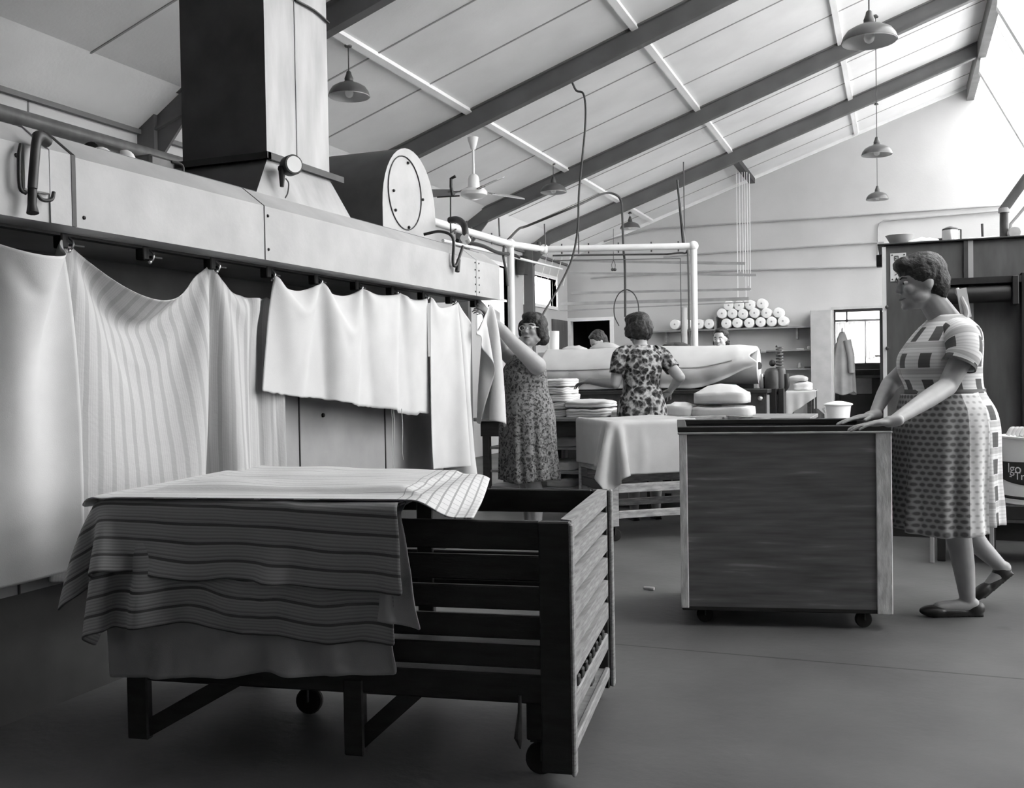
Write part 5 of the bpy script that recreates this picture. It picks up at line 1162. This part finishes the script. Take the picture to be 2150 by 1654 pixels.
rows3 = [(1.355, -.02, .062, .075), (1.33, -.025, .09, .11), (1.30, -.025, .125, .155), (1.25, -.01, .150, .178), (1.17, .02, .18, .175), (1.10, .02, .178, .168), (1.03, .0, .160, .155), (1.0, -.005, .165, .16), (.93, -.02, .19, .20), (.85, -.02, .205, .215), (.6, -.01, .21, .225), (.41, -.005, .222, .235)]
dress_mesh(w3, L3, rows3, 'dress_plaid', 1.3, folds=12, waistz=.98)
ap = dress_mesh(w3, L3, [(1.0, -.005, .168, .165), (.93, -.02, .195, .205), (.85, -.02, .210, .220), (.6, -.01, .217, .232), (.385, -.005, .232, .245)], 'apron_dots', 1.3, folds=12, name='apron', waistz=.98, a0=-1.1, a1=1.95, off=.012)
MB().rings([[L3(-.005+(.172)*math.cos(2*pi*k/40), .168*math.sin(2*pi*k/40), z) for k in range(40)] for z in (.985, 1.02)]).build('belt', 'dark_paint', w3, smooth='all')
for sy, el in ((1, L3(.02, .205, 1.13)), (-1, L3(.08, -.195, 1.12))):
    tube_uv(w3, [L3(-.01, .10*sy, 1.275), L3(-.012, .16*sy, 1.245), L3(-.005, .195*sy, 1.18), el], [.07, .078, .074, .070], 'dress_plaid', 'sleeve')
    d_ = (el-L3(-.005, .195*sy, 1.18)).normalized(); MB().tube([el-d_*.006, el+d_*.006], .0735, 24, cap=False).build('sleeve_trim', 'dark_paint', w3, smooth='all')
# patterned collar strap standing at the nape
st_ = MB(); st_.tube(spline([L3(-.05, .07, 1.30), L3(-.072, .078, 1.36), L3(-.055, .07, 1.42), L3(-.04, .05, 1.47)], 5), .012, 10); st_.beam(L3(-.075, .07, 1.34), L3(-.05, .075, 1.47), .045, .006, up=tuple(s3)); st_.build('apron_strap', 'linen', w3)
# ---------------------------------------------------------------- woman in glasses
c1 = at(1105, 785, D=6.78); B1 = Vector((c1.x, c1.y, 0)); f1 = (-RT*.93-DPH*.25).normalized(); s1 = Vector((-f1.y, f1.x, 0))
def L1(x, y, z): return B1+f1*x+s1*y+Vector((0, 0, z))
w1 = thing('person', 'woman in glasses and sleeveless floral dress reaching up to the machine clips', 'person', B1)
b = MB()
torso(b, L1, [(.78, 0, .15, .17), (.90, -.0, .165, .185), (1.0, 0, .135, .145), (1.10, .02, .14, .155), (1.18, .0, .12, .15), (1.245, .0, .07, .10), (1.27, .01, .05, .055)])
b.caps(L1(0, 0, 1.24), L1(.02, .01, 1.33), .056, .052)
f1h = (-RT*.50-DPH*.84+Vector((0, 0, .12))).normalized()
hc = at(1119, 694, D=6.78); P1, R1 = add_head(b, hc, f1h, Vector((0, 0, 1)), .98)
wn = at(1033, 668, D=6.52); wf = at(1022, 668, D=6.72)
en = at(1074, 716, D=6.55); sn = at(1128, 768, D=6.62)
chain(b, [L1(-.01, .12, 1.185), sn, en], [.065, .062, .044]); chain(b, [en, en.lerp(wn, .4), wn], [.044, .040, .025])
ef = at(1056, 738, D=6.95); sf = L1(.02, -.15, 1.19)
chain(b, [sf, ef], [.06, .044]); chain(b, [ef, ef.lerp(wf, .4), wf], [.044, .038, .025])
hd = (at(1004, 634, D=6.50)-wn); add_hand(b, wn, hd, (DPH*-.6+RT*.5+Vector((0, 0, .4))), 1.0, .42, True); add_hand(b, wf, (at(1000, 640, D=6.55)-wf), (DPH*.3+RT*.8+Vector((0, 0, .4))), 1.0, .45, False)
for sy in (-1, 1): chain(b, [L1(0, .09*sy, .8), L1(.01, .09*sy, .45), L1(-.03, .09*sy, .30), L1(-.03, .09*sy, .08)], [.085, .055, .055, .034]); b.caps(L1(-.04, .09*sy, .05), L1(.09, .1*sy, .035), .032, .026)
remesh(b.build('body', 'skin', w1), .006, 5); face_bits(w1, P1, R1, .98)
for sy in (-1, 1): shoe(w1, L1(-.09, .09*sy, 0), L1(.15, .10*sy, 0), Vector((0, 0, 1)))
hair_mesh(w1, [(-.02, 0, .05, .105, .090, .085), (-.055, 0, -.005, .075, .088, .09), (.045, .0, .09, .05, .065, .035), (.01, .075, .01, .05, .028, .07), (.01, -.075, .01, .05, .028, .07), (-.06, .05, -.05, .05, .045, .05), (-.06, -.05, -.05, .05, .045, .05)], P1, R1, .98)
gl_ = MB()
for y in (-1, 1): gl_.tube([P1(.098, y*.032+.021*math.cos(a), .004+.016*math.sin(a)) for a in [2*pi*k/20 for k in range(21)]], .0022, 6)
gl_.tube([P1(.100, -.011, .008), P1(.104, 0, .010), P1(.100, .011, .008)], .002, 6)
for y in (-1, 1): gl_.tube([P1(.098, y*.054, .010), P1(.06, y*.074, .012), P1(.0, y*.084, .010)], .002, 6)
gl_.build('spectacles', 'bright_metal', w1)
dress_mesh(w1, L1, [(1.255, .0, .075, .10), (1.22, .0, .115, .145), (1.17, .01, .14, .165), (1.10, .02, .155, .168), (1.0, .0, .145, .155), (.92, -.0, .175, .195), (.84, -.0, .185, .205), (.6, -.0, .19, .205), (.40, -.01, .205, .215)], 'dress_small', 2.2, folds=14, waistz=.98)
MB().rings([[L1(.002+.152*math.cos(2*pi*k/40), .160*math.sin(2*pi*k/40), z) for k in range(40)] for z in (.985, 1.01)]).build('belt', 'dress_small', w1, smooth='all')
# ---------------------------------------------------------------- woman seen from behind
c2 = at(1347, 781, D=7.55); B2 = Vector((c2.x, c2.y, 0)); f2 = (DPH*.96-RT*.28).normalized(); s2_ = Vector((-f2.y, f2.x, 0))
def L2(x, y, z): return B2+f2*x+s2_*y+Vector((0, 0, z))
w2 = thing('person', 'woman with short dark hair and bold floral dress, seen from behind at the table', 'person', B2)
b = MB()
torso(b, L2, [(.78, 0, .13, .165), (.90, 0, .14, .17), (1.03, 0, .10, .125), (1.15, .0, .115, .145), (1.24, .0, .10, .15), (1.30, .0, .06, .09), (1.33, 0, .05, .05)])
b.caps(L2(0, 0, 1.29), L2(.02, 0, 1.40), .05, .048); hc = at(1341, 693, D=7.6); P2, R2 = add_head(b, hc, (f2+Vector((0, 0, -.25))), Vector((0, 0, 1)), .98)
for sy in (-1, 1): chain(b, [L2(0, .09*sy, .8), L2(.01, .09*sy, .45), L2(-.03, .09*sy, .30), L2(-.03, .09*sy, .08)], [.085, .055, .055, .034]); b.caps(L2(-.04, .09*sy, .05), L2(.09, .1*sy, .035), .032, .026)
wl = at(1236, 800, D=7.72); el = at(1291, 806, D=7.5); sl = L2(0, .17, 1.24); chain(b, [sl, el], [.052, .04]); chain(b, [el, el.lerp(wl, .4), wl], [.04, .036, .023]); add_hand(b, wl, (at(1205, 808, D=7.85)-wl), Vector((0, 0, 1)), 1, .3, True)
wr = at(1408, 818, D=7.85); er = at(1427, 792, D=7.50); sr = L2(0, -.17, 1.24); chain(b, [sr, er], [.052, .042]); chain(b, [er, er.lerp(wr, .4), wr], [.042, .036, .023]); add_hand(b, wr, (at(1395, 836, D=8.02)-wr), Vector((0, 0, 1)), 1, .3, False)
remesh(b.build('body', 'skin', w2), .006, 5)
for sy in (-1, 1): shoe(w2, L2(-.09, .09*sy, 0), L2(.15, .10*sy, 0), Vector((0, 0, 1)))
hair_mesh(w2, [(-.01, 0, .05, .11, .095, .09), (-.05, 0, .0, .085, .095, .095), (.02, .07, .0, .06, .035, .06), (.02, -.07, .0, .06, .035, .06), (-.04, 0, -.05, .075, .075, .05), (.02, .03, .10, .07, .06, .04)], P2, R2, 1.0, disp=.02)
dress_mesh(w2, L2, [(1.325, .0, .06, .08), (1.30, .0, .09, .125), (1.24, .0, .125, .165), (1.15, .0, .13, .16), (1.03, .0, .11, .138), (.95, .0, .13, .155), (.86, .0, .155, .185), (.6, .0, .17, .20), (.42, .0, .18, .21)], 'dress_big', 3.1, folds=10, waistz=.98)
tube_uv(w2, [L2(0, .10, 1.27), sl, sl.lerp(el, .62)], [.06, .066, .06], 'dress_big', 'sleeve'); tube_uv(w2, [L2(0, -.10, 1.27), sr, sr.lerp(er, .62)], [.06, .066, .06], 'dress_big', 'sleeve')
# ---------------------------------------------------------------- two women behind the ironer
def back_person(px, py, D, f, label, hairm, tilt, s=1.0, skin='skin_pale', dressm='dress_small'):
    c = at(px, py, D=D); B = Vector((c.x, c.y, 0)); f = f.normalized(); sd = Vector((-f.y, f.x, 0)); f.z = 0
    bx = B-f*(.10 if tilt < .3 else .28)
    L = lambda x, y, z: bx+f*x+sd*y+Vector((0, 0, z)); t = thing('person', label, 'person', B)
    b = MB(); zt = c.z-.21
    torso(b, L, [(.8, 0, .12, .16), (1.0, 0, .11, .13), (1.15, .02, .11, .15), (min(zt, 1.26)-.02, .04, .09, .15), (zt+.02, .06, .05, .06)])
    b.caps(L(.05, 0, zt), c-Vector((0, 0, .06)), .05, .05)
    P, R = add_head(b, c, f+Vector((0, 0, -tilt)), Vector((0, 0, 1)), .98*s)
    for y in (-1, 1):
        chain(b, [L(0, .09*y, .82), L(0, .09*y, .45), L(-.02, .09*y, .08)], [.08, .055, .035]); b.caps(L(-.03, .09*y, .04), L(.1, .09*y, .035), .035, .03)
        e = L(.1, .2*y, 1.05); w_ = L(.28, .14*y, 1.10); chain(b, [L(.03, .14*y, min(zt, 1.26)-.05), e], [.05, .04]); chain(b, [e, w_], [.04, .024]); add_hand(b, w_, f, Vector((0, 0, 1)), 1, .3, y > 0)
    remesh(b.build('body', skin, t), .008, 4); face_bits(t, P, R, .98)
    hair_mesh(t, [(-.035, 0, .05, .095, .09, .085), (-.06, 0, -.0, .07, .088, .09), (.015, 0, .095, .05, .06, .03), (-.04, .06, -.04, .05, .04, .05), (-.04, -.06, -.04, .05, .04, .05)], P, R, 1.0, m=hairm)
    dress_mesh(t, L, [(zt+.01, .05, .07, .09), (min(zt, 1.26)-.04, .03, .11, .16), (1.05, .01, .13, .155), (.9, 0, .15, .175), (.42, 0, .17, .2)], dressm, 5, folds=9, waistz=.98)
    return t
back_person(1512, 712, 11.3, (-RT*.5-DPH*.86), 'smiling dark-haired woman whose head shows above the white draped roller', 'hair', .1)
back_person(1255, 718, 11.4, (-RT*.8-DPH*.45), 'woman bending her head down behind the ironer ledge, mostly hidden', 'hair_grey', .75)
# ================================================================ CAMERA AND LIGHT
cd = bpy.data.cameras.new('camera'); cam = bpy.data.objects.new('camera', cd); COL.objects.link(cam); SC.camera = cam
cd.sensor_fit = 'HORIZONTAL'; cd.sensor_width = 36; cd.lens = F/2150*36; cd.clip_start = .05
r_ = RW @ np.array([1, 0, 0]); u_ = RW @ np.array([0, -1, 0]); k_ = RW @ np.array([0, 0, -1])
cam.matrix_world = Matrix(((r_[0], u_[0], k_[0], 0), (r_[1], u_[1], k_[1], 0), (r_[2], u_[2], k_[2], H), (0, 0, 0, 1)))
w = bpy.data.worlds.new('sky'); SC.world = w; w.use_nodes = True
bg = w.node_tree.nodes['Background']; bg.inputs[0].default_value = (1, 1, 1, 1); bg.inputs[1].default_value = 3.6
SC.view_settings.view_transform = 'Standard'; SC.view_settings.look = 'None'; SC.view_settings.gamma = 1; SC.view_settings.use_curve_mapping = False
SC.view_settings.exposure = 1.25
SC.cycles.max_bounces = 10; SC.cycles.diffuse_bounces = 6; SC.cycles.transparent_max_bounces = 12; SC.cycles.sample_clamp_indirect = 6
